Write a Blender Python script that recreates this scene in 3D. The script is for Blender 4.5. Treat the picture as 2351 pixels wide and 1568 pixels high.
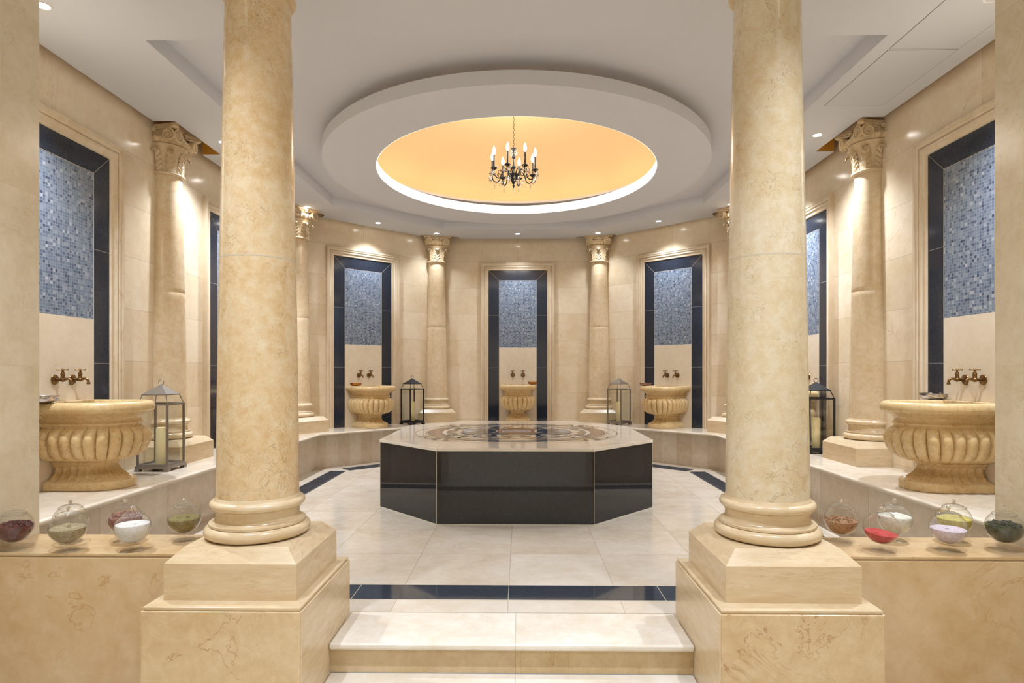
import bpy, bmesh, math, random
from mathutils import Vector, Matrix
from mathutils.geometry import tessellate_polygon
random.seed(7)
PI = math.pi
for o in list(bpy.data.objects):
    bpy.data.objects.remove(o, do_unlink=True)
S = bpy.context.scene
COL = S.collection

# ------------------------------------------------------------------ camera, world, lights, exposure
CAMX, CAMZ, FPX = 0.045, 1.3, 1400.0
YAW = math.radians(0.8)
cd = bpy.data.cameras.new('camera'); cam = bpy.data.objects.new('camera', cd); COL.objects.link(cam)
cam.location = (CAMX, 0, CAMZ); cam.rotation_euler = (PI/2, 0, YAW)
cd.sensor_width = 36; cd.lens = 36*FPX/2351; cd.shift_y = 69/2351; cd.clip_start = 0.05
S.camera = cam
w = bpy.data.worlds.new('world'); S.world = w; w.use_nodes = True
w.node_tree.nodes['Background'].inputs[0].default_value = (.95, .97, 1, 1)
w.node_tree.nodes['Background'].inputs[1].default_value = 0.3
S.view_settings.view_transform = 'Standard'; S.view_settings.look = 'None'
S.view_settings.gamma = 1; S.view_settings.use_curve_mapping = False
S.view_settings.exposure = 0.16
SPOT_W = 300.0        # each recessed spot of the hall
LOBBY_FILL_W = 195.0      # each unseen fill spot added in the entrance bay
BULB_W = 1.6
LAMP_COL = (.775, .86, 1.0)

def at(px, py, z):
    """photo pixel -> point on the horizontal plane at height z"""
    X = (px-1175.5)/FPX; V = (853-py)/FPX
    d = (z-CAMZ)/V
    xc, yc = X*d, d
    return Vector((CAMX + xc*math.cos(YAW) - yc*math.sin(YAW), xc*math.sin(YAW) + yc*math.cos(YAW), z))

# ------------------------------------------------------------------ materials
MATS = {}
class NT:
    def __init__(s, name):
        s.m = bpy.data.materials.new(name); s.m.use_nodes = True
        s.t = s.m.node_tree; s.b = s.t.nodes['Principled BSDF']; s.out = s.t.nodes['Material Output']
    def n(s, kind, **kw):
        nd = s.t.nodes.new(kind)
        for k, v in kw.items():
            if k.startswith('i_'):
                key = k[2:]
                key = int(key) if key.isdigit() else key.replace('_', ' ')
                nd.inputs[key].default_value = v
            else: setattr(nd, k, v)
        return nd
    def l(s, a, b): s.t.links.new(a, b)
    def mix(s, fac, a, b, mode='MIX'):
        nd = s.t.nodes.new('ShaderNodeMix'); nd.data_type = 'RGBA'; nd.blend_type = mode
        for idx, v in ((0, fac), (6, a), (7, b)):
            if hasattr(v, 'links'): s.l(v, nd.inputs[idx])
            elif isinstance(v, (int, float)): nd.inputs[idx].default_value = v
            else: nd.inputs[idx].default_value = (*v, 1) if len(v) == 3 else v
        return nd.outputs[2]
    def math(s, op, a, b=0.0, c=0.0):
        nd = s.t.nodes.new('ShaderNodeMath'); nd.operation = op
        for i, v in enumerate((a, b, c)):
            if hasattr(v, 'links'): s.l(v, nd.inputs[i])
            else: nd.inputs[i].default_value = v
        return nd.outputs[0]
    def ramp(s, fac, stops):
        nd = s.t.nodes.new('ShaderNodeValToRGB'); cr = nd.color_ramp
        while len(cr.elements) < len(stops): cr.elements.new(.5)
        for e, (p, c) in zip(cr.elements, stops):
            e.position = p; e.color = (*c, 1) if len(c) == 3 else c
        s.l(fac, nd.inputs[0]); return nd.outputs[0]

def srgb(r, g, b):
    f = lambda c: c/255/12.92 if c/255 <= .04045 else ((c/255+.055)/1.055)**2.4
    return (f(r), f(g), f(b))

def plain(name, col, rough=.5, metal=0.0, emit=None, estr=0, spec=.5):
    t = NT(name); t.b.inputs['Base Color'].default_value = (*col, 1)
    t.b.inputs['Roughness'].default_value = rough; t.b.inputs['Metallic'].default_value = metal
    t.b.inputs['Specular IOR Level'].default_value = spec
    if emit:
        t.b.inputs['Emission Color'].default_value = (*emit, 1); t.b.inputs['Emission Strength'].default_value = estr
    return t.m

def marble(name, base, light, dark, vein=None, scale=1.0, rough=.2, veinamt=.5, grid=None, uv=False,
           gridoff=(0, 0), joint=.35, tone=.12, bump=.0, stretch=(1, 1, 1), mottle=.5, calm_k=.9, crackle=0):
    """polished stone; grid=(w,h) adds slab joints and a tone per slab"""
    def calm(c, k=calm_k, g=1.02):
        l_ = .3*c[0]+.6*c[1]+.1*c[2]; return tuple(min(.95, (l_+(x-l_)*k)*g) for x in c)
    base, light, dark = calm(base), calm(light), calm(dark)
    t = NT(name)
    tc = t.n('ShaderNodeTexCoord')
    src = tc.outputs['Object']
    oi = t.n('ShaderNodeObjectInfo')
    off = t.n('ShaderNodeVectorMath', operation='ADD'); t.l(src, off.inputs[0])
    ov = t.n('ShaderNodeVectorMath', operation='SCALE'); ov.inputs[0].default_value = (7.3, 3.1, 5.7)
    t.l(oi.outputs['Random'], ov.inputs['Scale'])
    t.l(ov.outputs[0], off.inputs[1])
    st = t.n('ShaderNodeVectorMath', operation='MULTIPLY'); t.l(off.outputs[0], st.inputs[0]); st.inputs[1].default_value = stretch
    vec = st.outputs[0]
    wn = None
    if grid:
        sp = t.n('ShaderNodeSeparateXYZ'); t.l(tc.outputs['UV'] if uv else src, sp.inputs[0])
        gx = t.math('DIVIDE', t.math('SUBTRACT', sp.outputs[0], gridoff[0]), grid[0])
        gy = t.math('DIVIDE', t.math('SUBTRACT', sp.outputs[1], gridoff[1]), grid[1])
        fx, fy = t.math('FLOOR', gx), t.math('FLOOR', gy)
        cb = t.n('ShaderNodeCombineXYZ'); t.l(fx, cb.inputs[0]); t.l(fy, cb.inputs[1]); t.l(oi.outputs['Random'], cb.inputs[2])
        wnn = t.n('ShaderNodeTexWhiteNoise', noise_dimensions='3D'); t.l(cb.outputs[0], wnn.inputs[0])
        wn = wnn.outputs['Value']
        ex = t.math('MULTIPLY', t.math('SUBTRACT', .5, t.math('ABSOLUTE', t.math('SUBTRACT', t.math('FRACT', gx), .5))), grid[0])
        ey = t.math('MULTIPLY', t.math('SUBTRACT', .5, t.math('ABSOLUTE', t.math('SUBTRACT', t.math('FRACT', gy), .5))), grid[1])
        line = t.math('LESS_THAN', t.math('MINIMUM', ex, ey), .0022)
        sh = t.n('ShaderNodeVectorMath', operation='SCALE'); t.l(wnn.outputs['Color'], sh.inputs[0]); sh.inputs['Scale'].default_value = 9
        ad = t.n('ShaderNodeVectorMath', operation='ADD'); t.l(vec, ad.inputs[0]); t.l(sh.outputs[0], ad.inputs[1]); vec = ad.outputs[0]
    n1 = t.n('ShaderNodeTexNoise', i_Scale=1.8*scale, i_Detail=8.0, i_Roughness=.65, i_Distortion=.25); t.l(vec, n1.inputs['Vector'])
    n2 = t.n('ShaderNodeTexNoise', i_Scale=13.0*scale, i_Detail=8.0, i_Roughness=.72, i_Distortion=.35); t.l(vec, n2.inputs['Vector'])
    c = t.ramp(n1.outputs[0], [(.3, dark), (.5, base), (.72, light)])
    c2 = t.ramp(n2.outputs[0], [(.32, dark), (.5, base), (.66, light)])
    c = t.mix(mottle, c, c2)
    if vein:
        n3 = t.n('ShaderNodeTexNoise', i_Scale=2.2*scale, i_Detail=5.0, i_Roughness=.62, i_Distortion=.9); t.l(vec, n3.inputs['Vector'])
        d = t.math('ABSOLUTE', t.math('SUBTRACT', n3.outputs[0], .5))
        v = t.math('SUBTRACT', 1.0, t.math('MULTIPLY', d, 105.0))
        v = t.math('MAXIMUM', v, 0.0)
        n4 = t.n('ShaderNodeTexNoise', i_Scale=1.3*scale, i_Detail=2.0); t.l(vec, n4.inputs['Vector'])
        msk = t.ramp(n4.outputs[0], [(.48, (0, 0, 0)), (.62, (1, 1, 1))])
        v = t.math('MULTIPLY', t.math('MULTIPLY', v, msk), veinamt)
        c = t.mix(v, c, vein)
    if crackle:
        n5 = t.n('ShaderNodeTexNoise', i_Scale=10.0*scale, i_Detail=3.0, i_Roughness=.6, i_Distortion=1.5); t.l(vec, n5.inputs['Vector'])
        v5 = t.math('MAXIMUM', t.math('SUBTRACT', 1.0, t.math('MULTIPLY', t.math('ABSOLUTE', t.math('SUBTRACT', n5.outputs[0], .5)), 60.0)), 0.0)
        n6 = t.n('ShaderNodeTexNoise', i_Scale=5.0*scale, i_Detail=2.0); t.l(vec, n6.inputs['Vector'])
        m6 = t.ramp(n6.outputs[0], [(.5, (0, 0, 0)), (.6, (1, 1, 1))])
        c = t.mix(t.math('MULTIPLY', t.math('MULTIPLY', v5, m6), crackle), c, tuple(x*.45 for x in dark))
        n7 = t.n('ShaderNodeTexNoise', i_Scale=26.0*scale, i_Detail=6.0, i_Roughness=.7, i_Distortion=2.0); t.l(vec, n7.inputs['Vector'])
        m7 = t.ramp(n7.outputs[0], [(.52, (0, 0, 0)), (.64, (1, 1, 1))])
        c = t.mix(t.math('MULTIPLY', m7, crackle*.6), c, light)
    if wn is not None:
        hsv = t.n('ShaderNodeHueSaturation'); t.l(c, hsv.inputs['Color'])
        t.l(t.math('ADD', 1.0-tone/2, t.math('MULTIPLY', wn, tone)), hsv.inputs['Value'])
        t.l(t.math('ADD', 1.0+tone*.8, t.math('MULTIPLY', wn, -tone*1.6)), hsv.inputs['Saturation'])
        c = hsv.outputs[0]
        c = t.mix(t.math('MULTIPLY', line, joint), c, (.25, .17, .09))
    t.l(c, t.b.inputs['Base Color'])
    t.l(t.math('ADD', rough-.05, t.math('MULTIPLY', n2.outputs[0], .1)), t.b.inputs['Roughness'])
    if bump:
        bp = t.n('ShaderNodeBump', i_Strength=bump, i_Distance=.003); t.l(n2.outputs[0], bp.inputs['Height']); t.l(bp.outputs[0], t.b.inputs['Normal'])
    return t.m

def granite(name, base, speck, rough=.08, joints=None):
    t = NT(name); tc = t.n('ShaderNodeTexCoord')
    n = t.n('ShaderNodeTexNoise', i_Scale=260.0, i_Detail=2.0); t.l(tc.outputs['Object'], n.inputs['Vector'])
    n2 = t.n('ShaderNodeTexNoise', i_Scale=5.0, i_Detail=5.0, i_Roughness=.7); t.l(tc.outputs['Object'], n2.inputs['Vector'])
    v = t.n('ShaderNodeTexVoronoi', i_Scale=55.0); t.l(tc.outputs['Object'], v.inputs['Vector'])
    f = t.ramp(n.outputs[0], [(.5, (0, 0, 0)), (.75, (1, 1, 1))])
    c = t.mix(f, base, speck)
    st = t.math('LESS_THAN', v.outputs['Distance'], .09)
    c = t.mix(t.math('MULTIPLY', st, .22), c, tuple(min(1, x*6+.15) for x in speck))
    c = t.mix(t.math('MULTIPLY', n2.outputs[0], .35), c, tuple(x*2.0 for x in base))
    if joints:
        sp = t.n('ShaderNodeSeparateXYZ'); t.l(tc.outputs['UV'], sp.inputs[0])
        for z in joints:
            li = t.math('LESS_THAN', t.math('ABSOLUTE', t.math('SUBTRACT', sp.outputs[1], z)), .0025)
            c = t.mix(t.math('MULTIPLY', li, .6), c, (.35, .33, .3))
    t.l(c, t.b.inputs['Base Color']); t.b.inputs['Roughness'].default_value = rough
    return t.m

def mosaic(name, size=.0225):
    t = NT(name); tc = t.n('ShaderNodeTexCoord'); sp = t.n('ShaderNodeSeparateXYZ'); t.l(tc.outputs['UV'], sp.inputs[0])
    gx = t.math('DIVIDE', t.math('ADD', sp.outputs[0], 50), size); gy = t.math('DIVIDE', sp.outputs[1], size)
    cb = t.n('ShaderNodeCombineXYZ'); t.l(t.math('FLOOR', gx), cb.inputs[0]); t.l(t.math('FLOOR', gy), cb.inputs[1])
    oi = t.n('ShaderNodeObjectInfo'); t.l(oi.outputs['Random'], cb.inputs[2])
    wn = t.n('ShaderNodeTexWhiteNoise', noise_dimensions='3D'); t.l(cb.outputs[0], wn.inputs[0])
    c = t.ramp(wn.outputs['Value'], [(0, srgb(50, 58, 78)), (.07, srgb(78, 92, 114)), (.28, srgb(106, 120, 136)), (.75, srgb(128, 140, 152)), (.95, srgb(154, 160, 166)), (1, srgb(190, 190, 192))])
    n = t.n('ShaderNodeTexNoise', i_Scale=120.0, i_Detail=3.0); t.l(tc.outputs['Object'], n.inputs['Vector'])
    c = t.mix(t.math('MULTIPLY', n.outputs[0], .35), c, srgb(72, 84, 106))
    e = t.math('MINIMUM', t.math('SUBTRACT', .5, t.math('ABSOLUTE', t.math('SUBTRACT', t.math('FRACT', gx), .5))),
               t.math('SUBTRACT', .5, t.math('ABSOLUTE', t.math('SUBTRACT', t.math('FRACT', gy), .5))))
    g = t.math('LESS_THAN', e, .06)
    c = t.mix(g, c, srgb(146, 152, 164))
    t.l(c, t.b.inputs['Base Color']); t.b.inputs['Roughness'].default_value = .35
    bp = t.n('ShaderNodeBump', i_Strength=.4, i_Distance=.002); t.l(t.math('SUBTRACT', 1.0, g), bp.inputs['Height']); t.l(bp.outputs[0], t.b.inputs['Normal'])
    return t.m

def thin_glass(name, tint=(.97, .975, .97), boost=1.0, power=4.0):
    t = NT(name); t.t.nodes.remove(t.b)
    tr = t.n('ShaderNodeBsdfTransparent'); tr.inputs[0].default_value = (*tint, 1)
    gl = t.n('ShaderNodeBsdfGlossy'); gl.inputs['Roughness'].default_value = .02
    lw = t.n('ShaderNodeLayerWeight', i_Blend=.5)
    fr = t.math('ADD', .05*boost, t.math('MULTIPLY', .9, t.math('POWER', lw.outputs['Facing'], power)))
    mx = t.n('ShaderNodeMixShader'); t.l(t.math('MINIMUM', fr, 1.0), mx.inputs[0])
    t.l(tr.outputs[0], mx.inputs[1]); t.l(gl.outputs[0], mx.inputs[2]); t.l(mx.outputs[0], t.out.inputs[0])
    return t.m

def grain(name, a, b, scale=60, rough=.9, thr=(.35, .65)):
    t = NT(name); tc = t.n('ShaderNodeTexCoord')
    n = t.n('ShaderNodeTexNoise', i_Scale=float(scale), i_Detail=6.0, i_Roughness=.7); t.l(tc.outputs['Object'], n.inputs['Vector'])
    c = t.ramp(n.outputs[0], [(thr[0], a), (thr[1], b)])
    t.l(c, t.b.inputs['Base Color']); t.b.inputs['Roughness'].default_value = rough
    bp = t.n('ShaderNodeBump', i_Strength=.6, i_Distance=.004); t.l(n.outputs[0], bp.inputs['Height']); t.l(bp.outputs[0], t.b.inputs['Normal'])
    return t.m

CREAM = (srgb(230, 210, 176), srgb(238, 222, 196), srgb(218, 192, 150))
M = MATS
M['wall'] = marble('cream_wall_marble', *CREAM, vein=srgb(190, 150, 95), rough=.16, veinamt=.35, grid=(1.30, .437), uv=True, gridoff=(0, .95), tone=.10, joint=.35, mottle=.35)
M['lobby'] = marble('entrance_wall_marble', srgb(222, 207, 175), srgb(231, 218, 194), srgb(208, 188, 148), vein=srgb(190, 155, 100), rough=.22, veinamt=.25, grid=(1.2, .9), uv=True, gridoff=(0, .43), tone=.06, joint=.1, mottle=.5)
M['floor'] = marble('floor_marble', srgb(212, 196, 172), srgb(226, 214, 196), srgb(198, 176, 142), vein=srgb(195, 160, 115), rough=.14, veinamt=.3, grid=(.635, .645), gridoff=(-.025, 3.70), tone=.10, joint=.45, mottle=.3, calm_k=.8)
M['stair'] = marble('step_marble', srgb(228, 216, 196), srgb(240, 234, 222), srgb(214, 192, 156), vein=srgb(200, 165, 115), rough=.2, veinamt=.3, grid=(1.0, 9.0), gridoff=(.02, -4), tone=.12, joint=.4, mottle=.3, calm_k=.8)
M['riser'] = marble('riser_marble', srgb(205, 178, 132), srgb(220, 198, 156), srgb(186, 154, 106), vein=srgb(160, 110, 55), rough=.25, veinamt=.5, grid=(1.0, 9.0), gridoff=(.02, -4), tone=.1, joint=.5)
M['ledge'] = marble('ledge_marble', srgb(222, 204, 176), srgb(236, 224, 205), srgb(206, 182, 146), vein=srgb(190, 155, 110), rough=.15, veinamt=.3, mottle=.4, calm_k=.8)
M['ledge_face'] = marble('ledge_face_marble', srgb(220, 202, 174), srgb(230, 216, 196), srgb(206, 180, 140), vein=srgb(190, 155, 110), rough=.18, veinamt=.25, grid=(.74, 5), uv=True, tone=.1, joint=.4, gridoff=(.2, -1), calm_k=.8)
M['pedestal'] = marble('pedestal_marble', srgb(206, 176, 128), srgb(222, 198, 156), srgb(190, 152, 98), vein=srgb(150, 92, 38), rough=.16, veinamt=.65, scale=1.1, mottle=.45, crackle=.25)
M['counter'] = marble('low_wall_marble', srgb(208, 176, 128), srgb(222, 198, 158), srgb(192, 150, 92), vein=srgb(176, 118, 50), rough=.16, veinamt=.5, scale=.8, mottle=.35)
M['plinth'] = marble('plinth_marble', srgb(212, 186, 144), srgb(224, 204, 170), srgb(196, 166, 118), vein=srgb(165, 125, 75), rough=.25, veinamt=.3, stretch=(.6, .6, 3), mottle=.5)
M['shaft'] = marble('column_shaft_marble', srgb(216, 186, 138), srgb(226, 210, 176), srgb(202, 158, 98), vein=srgb(120, 85, 48), rough=.22, veinamt=.4, scale=1.5, mottle=.6, crackle=.6)
M['shaft_right'] = marble('pale_column_shaft_marble', srgb(214, 194, 156), srgb(224, 212, 188), srgb(200, 170, 120), vein=srgb(120, 95, 60), rough=.22, veinamt=.4, scale=1.5, mottle=.55, crackle=.6)
M['wallcol'] = marble('wall_column_marble', srgb(222, 198, 158), srgb(232, 214, 184), srgb(206, 170, 116), vein=srgb(170, 130, 80), rough=.2, veinamt=.25, scale=1.4, mottle=.55)
M['capital'] = marble('carved_capital_stone', srgb(206, 178, 134), srgb(220, 198, 160), srgb(186, 152, 104), rough=.35, mottle=.5, scale=2)
M['frame'] = marble('niche_frame_stone', srgb(218, 196, 162), srgb(228, 212, 186), srgb(200, 172, 130), vein=srgb(180, 145, 100), rough=.25, veinamt=.3, stretch=(1, 1, .4), mottle=.4)
M['basin'] = marble('golden_basin_marble', srgb(218, 184, 124), srgb(228, 204, 152), srgb(200, 158, 94), vein=srgb(150, 95, 35), rough=.28, veinamt=.5, scale=2.2, mottle=.5)
M['panel'] = marble('plain_niche_marble', srgb(224, 206, 178), srgb(230, 216, 194), srgb(214, 192, 160), rough=.2, mottle=.4)
M['granite'] = granite('black_granite', (.015, .015, .016), (.055, .052, .05), rough=.035)
M['granite_blue'] = granite('dark_niche_granite', (.016, .020, .030), (.055, .065, .09), rough=.1, joints=(1.363, 2.24))
M['mosaic'] = mosaic('blue_grey_mosaic')
M['white'] = plain('ceiling_paint', srgb(208, 207, 210), .85)
M['ring'] = plain('ring_paint', srgb(212, 211, 214), .85)
M['gold'] = plain('dome_paint', srgb(240, 204, 150), .7)
M['ring_glow'] = plain('glowing_ring_face', (1, 1, 1), .6, emit=(1, .99, .97), estr=1.3)  # emission stands in for cove light falling on the ring's inner face
M['lens'] = plain('lamp_lens', (1, 1, 1), .4, emit=(1, .97, .93), estr=28)
M['bulb'] = plain('candle_bulb', (1, 1, 1), .4, emit=(1, .97, .94), estr=40)
M['trimwhite'] = plain('downlight_trim', srgb(235, 232, 228), .4)
M['black'] = plain('black_iron', (.02, .02, .022), .45, .3)
M['pewter'] = plain('pewter_metal', srgb(146, 138, 128), .35, .6)
M['bronze'] = plain('aged_brass', srgb(128, 98, 60), .35, .9)
M['silver'] = plain('silver_metal', srgb(190, 184, 182), .18, 1)
M['copper'] = plain('copper_metal', srgb(190, 128, 66), .3, .9)
M['candle'] = plain('candle_wax', srgb(236, 222, 172), .5)
M['candle'].node_tree.nodes['Principled BSDF'].inputs['Subsurface Weight'].default_value = .2
M['wick'] = plain('wick', (.02, .02, .02), .9)
M['glass'] = thin_glass('thin_clear_glass', boost=1.2, power=3.0)
M['glass_foot'] = thin_glass('clear_glass_foot', tint=(.98, .985, .98), boost=1.0, power=6.0)
M['pane'] = thin_glass('lantern_pane', tint=(.965, .975, .965), boost=1.3)
M['crystal'] = plain('crystal', (1, 1, 1), .03); b = M['crystal'].node_tree.nodes['Principled BSDF']; b.inputs['Transmission Weight'].default_value = 1; b.inputs['IOR'].default_value = 1.5
M['water'] = plain('water', (.75, .85, .8), .02); b = M['water'].node_tree.nodes['Principled BSDF']; b.inputs['Transmission Weight'].default_value = .9; b.inputs['IOR'].default_value = 1.33
M['grate'] = plain('drain_grate_metal', (.06, .065, .078), .45, .3)
M['slot'] = plain('drain_dark', (.006, .006, .006), .8)
M['joint'] = plain('pale_joint', srgb(200, 188, 165), .7)
M['hatch'] = plain('hatch_paint', srgb(206, 205, 208), .85)
M['seam'] = plain('hatch_seam', srgb(120, 112, 104), .9)

# ------------------------------------------------------------------ mesh helpers
def finish(name, bm, mats, parent=None, smooth=None, loc=None, rotz=0, uvfn=None):
    me = bpy.data.meshes.new(name)
    bmesh.ops.recalc_face_normals(bm, faces=bm.faces)
    if uvfn:
        ul = bm.loops.layers.uv.new('UVMap')
        for f in bm.faces:
            for lp in f.loops: lp[ul].uv = uvfn(lp.vert.co)
    bm.to_mesh(me); bm.free()
    if not isinstance(mats, (list, tuple)): mats = [mats]
    for m in mats: me.materials.append(m)
    if smooth is not None:
        for p in me.polygons: p.use_smooth = True
        me.set_sharp_from_angle(angle=math.radians(smooth))
    o = bpy.data.objects.new(name, me); COL.objects.link(o)
    if parent: o.parent = parent
    if loc is not None: o.location = loc
    o.rotation_euler.z = rotz
    return o
def thing(name, label, cat, loc=(0, 0, 0), rotz=0, group=None):
    o = bpy.data.objects.new(name, None); COL.objects.link(o); o.location = loc; o.rotation_euler.z = rotz
    o.empty_display_size = .1
    o['label'] = label; o['category'] = cat
    if group: o['group'] = group
    return o
def tag(o, label, cat, group=None):
    o['label'] = label; o['category'] = cat
    if group: o['group'] = group
    return o
def struct(o): o['kind'] = 'structure'; return o
def dup(root, loc, rotz, label, group=None, swap=None):
    def cp(o, par):
        c = o.copy(); COL.objects.link(c)
        if par is not None: c.parent = par
        for ch in list(o.children): cp(ch, c)
        if swap and c.type == 'MESH' and o.data.materials and o.data.materials[0] in swap:
            c.data = c.data.copy()
            for i, m in enumerate(c.data.materials):
                if m in swap: c.data.materials[i] = swap[m]
        return c
    r = cp(root, None); r.location = loc; r.rotation_euler = (0, 0, rotz); r['label'] = label
    if group: r['group'] = group
    return r

def box(bm, x0, x1, y0, y1, z0, z1, mi=0):
    vs = [bm.verts.new((x, y, z)) for z in (z0, z1) for x, y in ((x0, y0), (x1, y0), (x1, y1), (x0, y1))]
    for q in ((0, 3, 2, 1), (4, 5, 6, 7), (0, 1, 5, 4), (1, 2, 6, 5), (2, 3, 7, 6), (3, 0, 4, 7)):
        bm.faces.new([vs[i] for i in q]).material_index = mi
    return vs
def prism(bm, pts, z0, z1, mi=0, top=None):
    """pts ccw; top: optional other polygon for the upper ring"""
    a = [bm.verts.new((p[0], p[1], z0)) for p in pts]
    b = [bm.verts.new((p[0], p[1], z1)) for p in (top or pts)]
    n = len(pts)
    bm.faces.new(a[::-1]).material_index = mi; bm.faces.new(b).material_index = mi
    for i in range(n): bm.faces.new((a[i], a[(i+1) % n], b[(i+1) % n], b[i])).material_index = mi
def holed(bm, outer, hole, z0, z1, mi=0):
    """plate with a hole"""
    pts = list(outer)+list(hole)
    tris = tessellate_polygon([[Vector((p[0], p[1], 0)) for p in outer], [Vector((p[0], p[1], 0)) for p in hole]])
    lo = [bm.verts.new((p[0], p[1], z0)) for p in pts]; hi = [bm.verts.new((p[0], p[1], z1)) for p in pts]
    for t in tris:
        try:
            bm.faces.new([lo[i] for i in t]).material_index = mi; bm.faces.new([hi[i] for i in t[::-1]]).material_index = mi
        except ValueError: pass
    no = len(outer)
    for s, n in ((0, no), (no, len(hole))):
        for i in range(n):
            j = (i+1) % n
            bm.faces.new((lo[s+i], lo[s+j], hi[s+j], hi[s+i])).material_index = mi
def lathe(bm, prof, seg=32, cx=0, cy=0, cz=0, sx=1, sy=1, mi=0, cap=True, axis='z', fn=None):
    rings = []
    for r, z in prof:
        if r < 1e-6:
            rings.append([bm.verts.new(vadd(axis, cx, cy, cz, 0, 0, z))]); continue
        ring = []
        for i in range(seg):
            a = 2*PI*i/seg; rr = r + (fn(a, z, r) if fn else 0)
            ring.append(bm.verts.new(vadd(axis, cx, cy, cz, rr*math.cos(a)*sx, rr*math.sin(a)*sy, z)))
        rings.append(ring)
    for A, B in zip(rings, rings[1:]):
        if len(A) == 1 and len(B) == 1: continue
        for i in range(seg):
            j = (i+1) % seg
            if len(A) == 1: f = bm.faces.new((A[0], B[j], B[i]))
            elif len(B) == 1: f = bm.faces.new((A[i], A[j], B[0]))
            else: f = bm.faces.new((A[i], A[j], B[j], B[i]))
            f.material_index = mi
    if cap:
        for R in (rings[0], rings[-1]):
            if len(R) > 1: bm.faces.new(R).material_index = mi
def vadd(axis, cx, cy, cz, a, b, z):
    if axis == 'z': return (cx+a, cy+b, cz+z)
    if axis == 'y': return (cx+a, cy+z, cz+b)
    return (cx+z, cy+a, cz+b)
def tube(bm, pts, rad, seg=8, mi=0, closed=False):
    pts = [Vector(p) for p in pts]; n = len(pts); rings = []
    up = Vector((0, 0, 1)); prev = None
    for i, p in enumerate(pts):
        if closed: t = pts[(i+1) % n]-pts[i-1]
        else: t = pts[min(i+1, n-1)]-pts[max(i-1, 0)]
        t.normalize()
        if prev is None:
            a = t.cross(up)
            if a.length < .1: a = t.cross(Vector((1, 0, 0)))
        else: a = prev-t*prev.dot(t)
        a.normalize(); prev = a; b2 = t.cross(a)
        r = rad[i] if isinstance(rad, (list, tuple)) else rad
        rings.append([bm.verts.new(p+a*(r*math.cos(2*PI*k/seg))+b2*(r*math.sin(2*PI*k/seg))) for k in range(seg)])
    prs = list(zip(rings, rings[1:]))
    if closed: prs.append((rings[-1], rings[0]))
    for A, B in prs:
        for k in range(seg): bm.faces.new((A[k], A[(k+1) % seg], B[(k+1) % seg], B[k])).material_index = mi
    if not closed:
        bm.faces.new(rings[0][::-1]).material_index = mi; bm.faces.new(rings[-1]).material_index = mi
def cr(pts, k=4):
    P = [Vector(p) for p in pts]; P = [P[0]*2-P[1]]+P+[P[-1]*2-P[-2]]; out = []
    for i in range(1, len(P)-2):
        for j in range(k):
            t = j/k; a, b2, c, d = P[i-1:i+3]
            out.append(.5*((2*b2)+(c-a)*t+(2*a-5*b2+4*c-d)*t*t+(3*b2-a-3*c+d)*t**3))
    return out+[P[-2]]
def ball(bm, c, r, seg=10, sz=1.0, mi=0):
    k = seg//2
    lathe(bm, [(r*math.sin(PI*i/k), -r*sz*math.cos(PI*i/k)) for i in range(k+1)], seg, c[0], c[1], c[2], mi=mi, cap=False)
def bevel(o, w=.004, seg=2, ang=30):
    m = o.modifiers.new('bevel', 'BEVEL'); m.width = w; m.segments = seg; m.limit_method = 'ANGLE'; m.angle_limit = math.radians(ang)
    return o

# ------------------------------------------------------------------ room plan (metres, y = depth)
WX = 3.235            # side walls
DS = 11.49            # diagonal walls: |x| + y
YB = 10.2             # back wall
Y0 = 3.19             # where the hall begins
JX = 2.5              # entrance bay side walls
ZC = 3.495            # soffit
LZ = 0.48             # ledge height
LOW = -0.296
V1 = (DS-YB, YB); V2 = (WX, DS-WX)

def wall(name, p0, p1, z0, z1, mat, th=.15, center=None):
    """p0->p1 seen from inside, the room lies to the left of p0->p1 reversed"""
    p0 = Vector(p0); p1 = Vector(p1); d = (p1-p0).normalized(); nrm = Vector((-d.y, d.x))
    c = center if center is not None else (p0+p1)/2
    c = Vector(c)
    q = [p0, p1, p1+nrm*th, p0+nrm*th]
    bm = bmesh.new(); prism(bm, q, z0, z1)
    return struct(finish(name, bm, mat, uvfn=lambda v: ((Vector((v.x, v.y))-c).dot(d), v.z)))
ZT = 4.0
N2Y, N3Y = 6.86, 4.32
wall('wall_back', (-V1[0], YB), (V1[0], YB), -.1, ZT, M['wall'])
wall('wall_back_left', (-V2[0], V2[1]), (-V1[0], V1[1]), -.1, ZT, M['wall'], center=(-2.324, 9.166))
wall('wall_back_right', (V1[0], V1[1]), (V2[0], V2[1]), -.1, ZT, M['wall'], center=(2.324, 9.166))
wall('wall_left', (-WX, Y0-.15), (-WX, V2[1]), -.1, ZT, M['wall'], center=(-WX, 5.56))
wall('wall_right', (WX, V2[1]), (WX, Y0-.15), -.1, ZT, M['wall'], center=(WX, 5.56))
# entrance bay
wall('wall_entrance_left', (-JX, -3.0), (-JX, Y0), LOW-.1, ZC, M['lobby'], th=.735)
wall('wall_entrance_right', (JX, Y0), (JX, -3.0), LOW-.1, ZC, M['lobby'], th=.735)
wall('wall_front', (JX, -3.0), (-JX, -3.0), LOW-.1, ZC, M['lobby'])

bm = bmesh.new()
prism(bm, [(-WX, 3.29), (WX, 3.29), (WX, V2[1]), (V1[0], YB), (-V1[0], YB), (-WX, V2[1])], -.06, 0)
box(bm, -WX, -.87, Y0, 3.29, -.06, 0); box(bm, .87, WX, Y0, 3.29, -.06, 0)
struct(finish('floor', bm, M['floor']))
bm = bmesh.new(); box(bm, -JX, JX, -3.0, 2.95, LOW-.06, LOW)
struct(finish('floor_entrance', bm, M['floor']))

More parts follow.
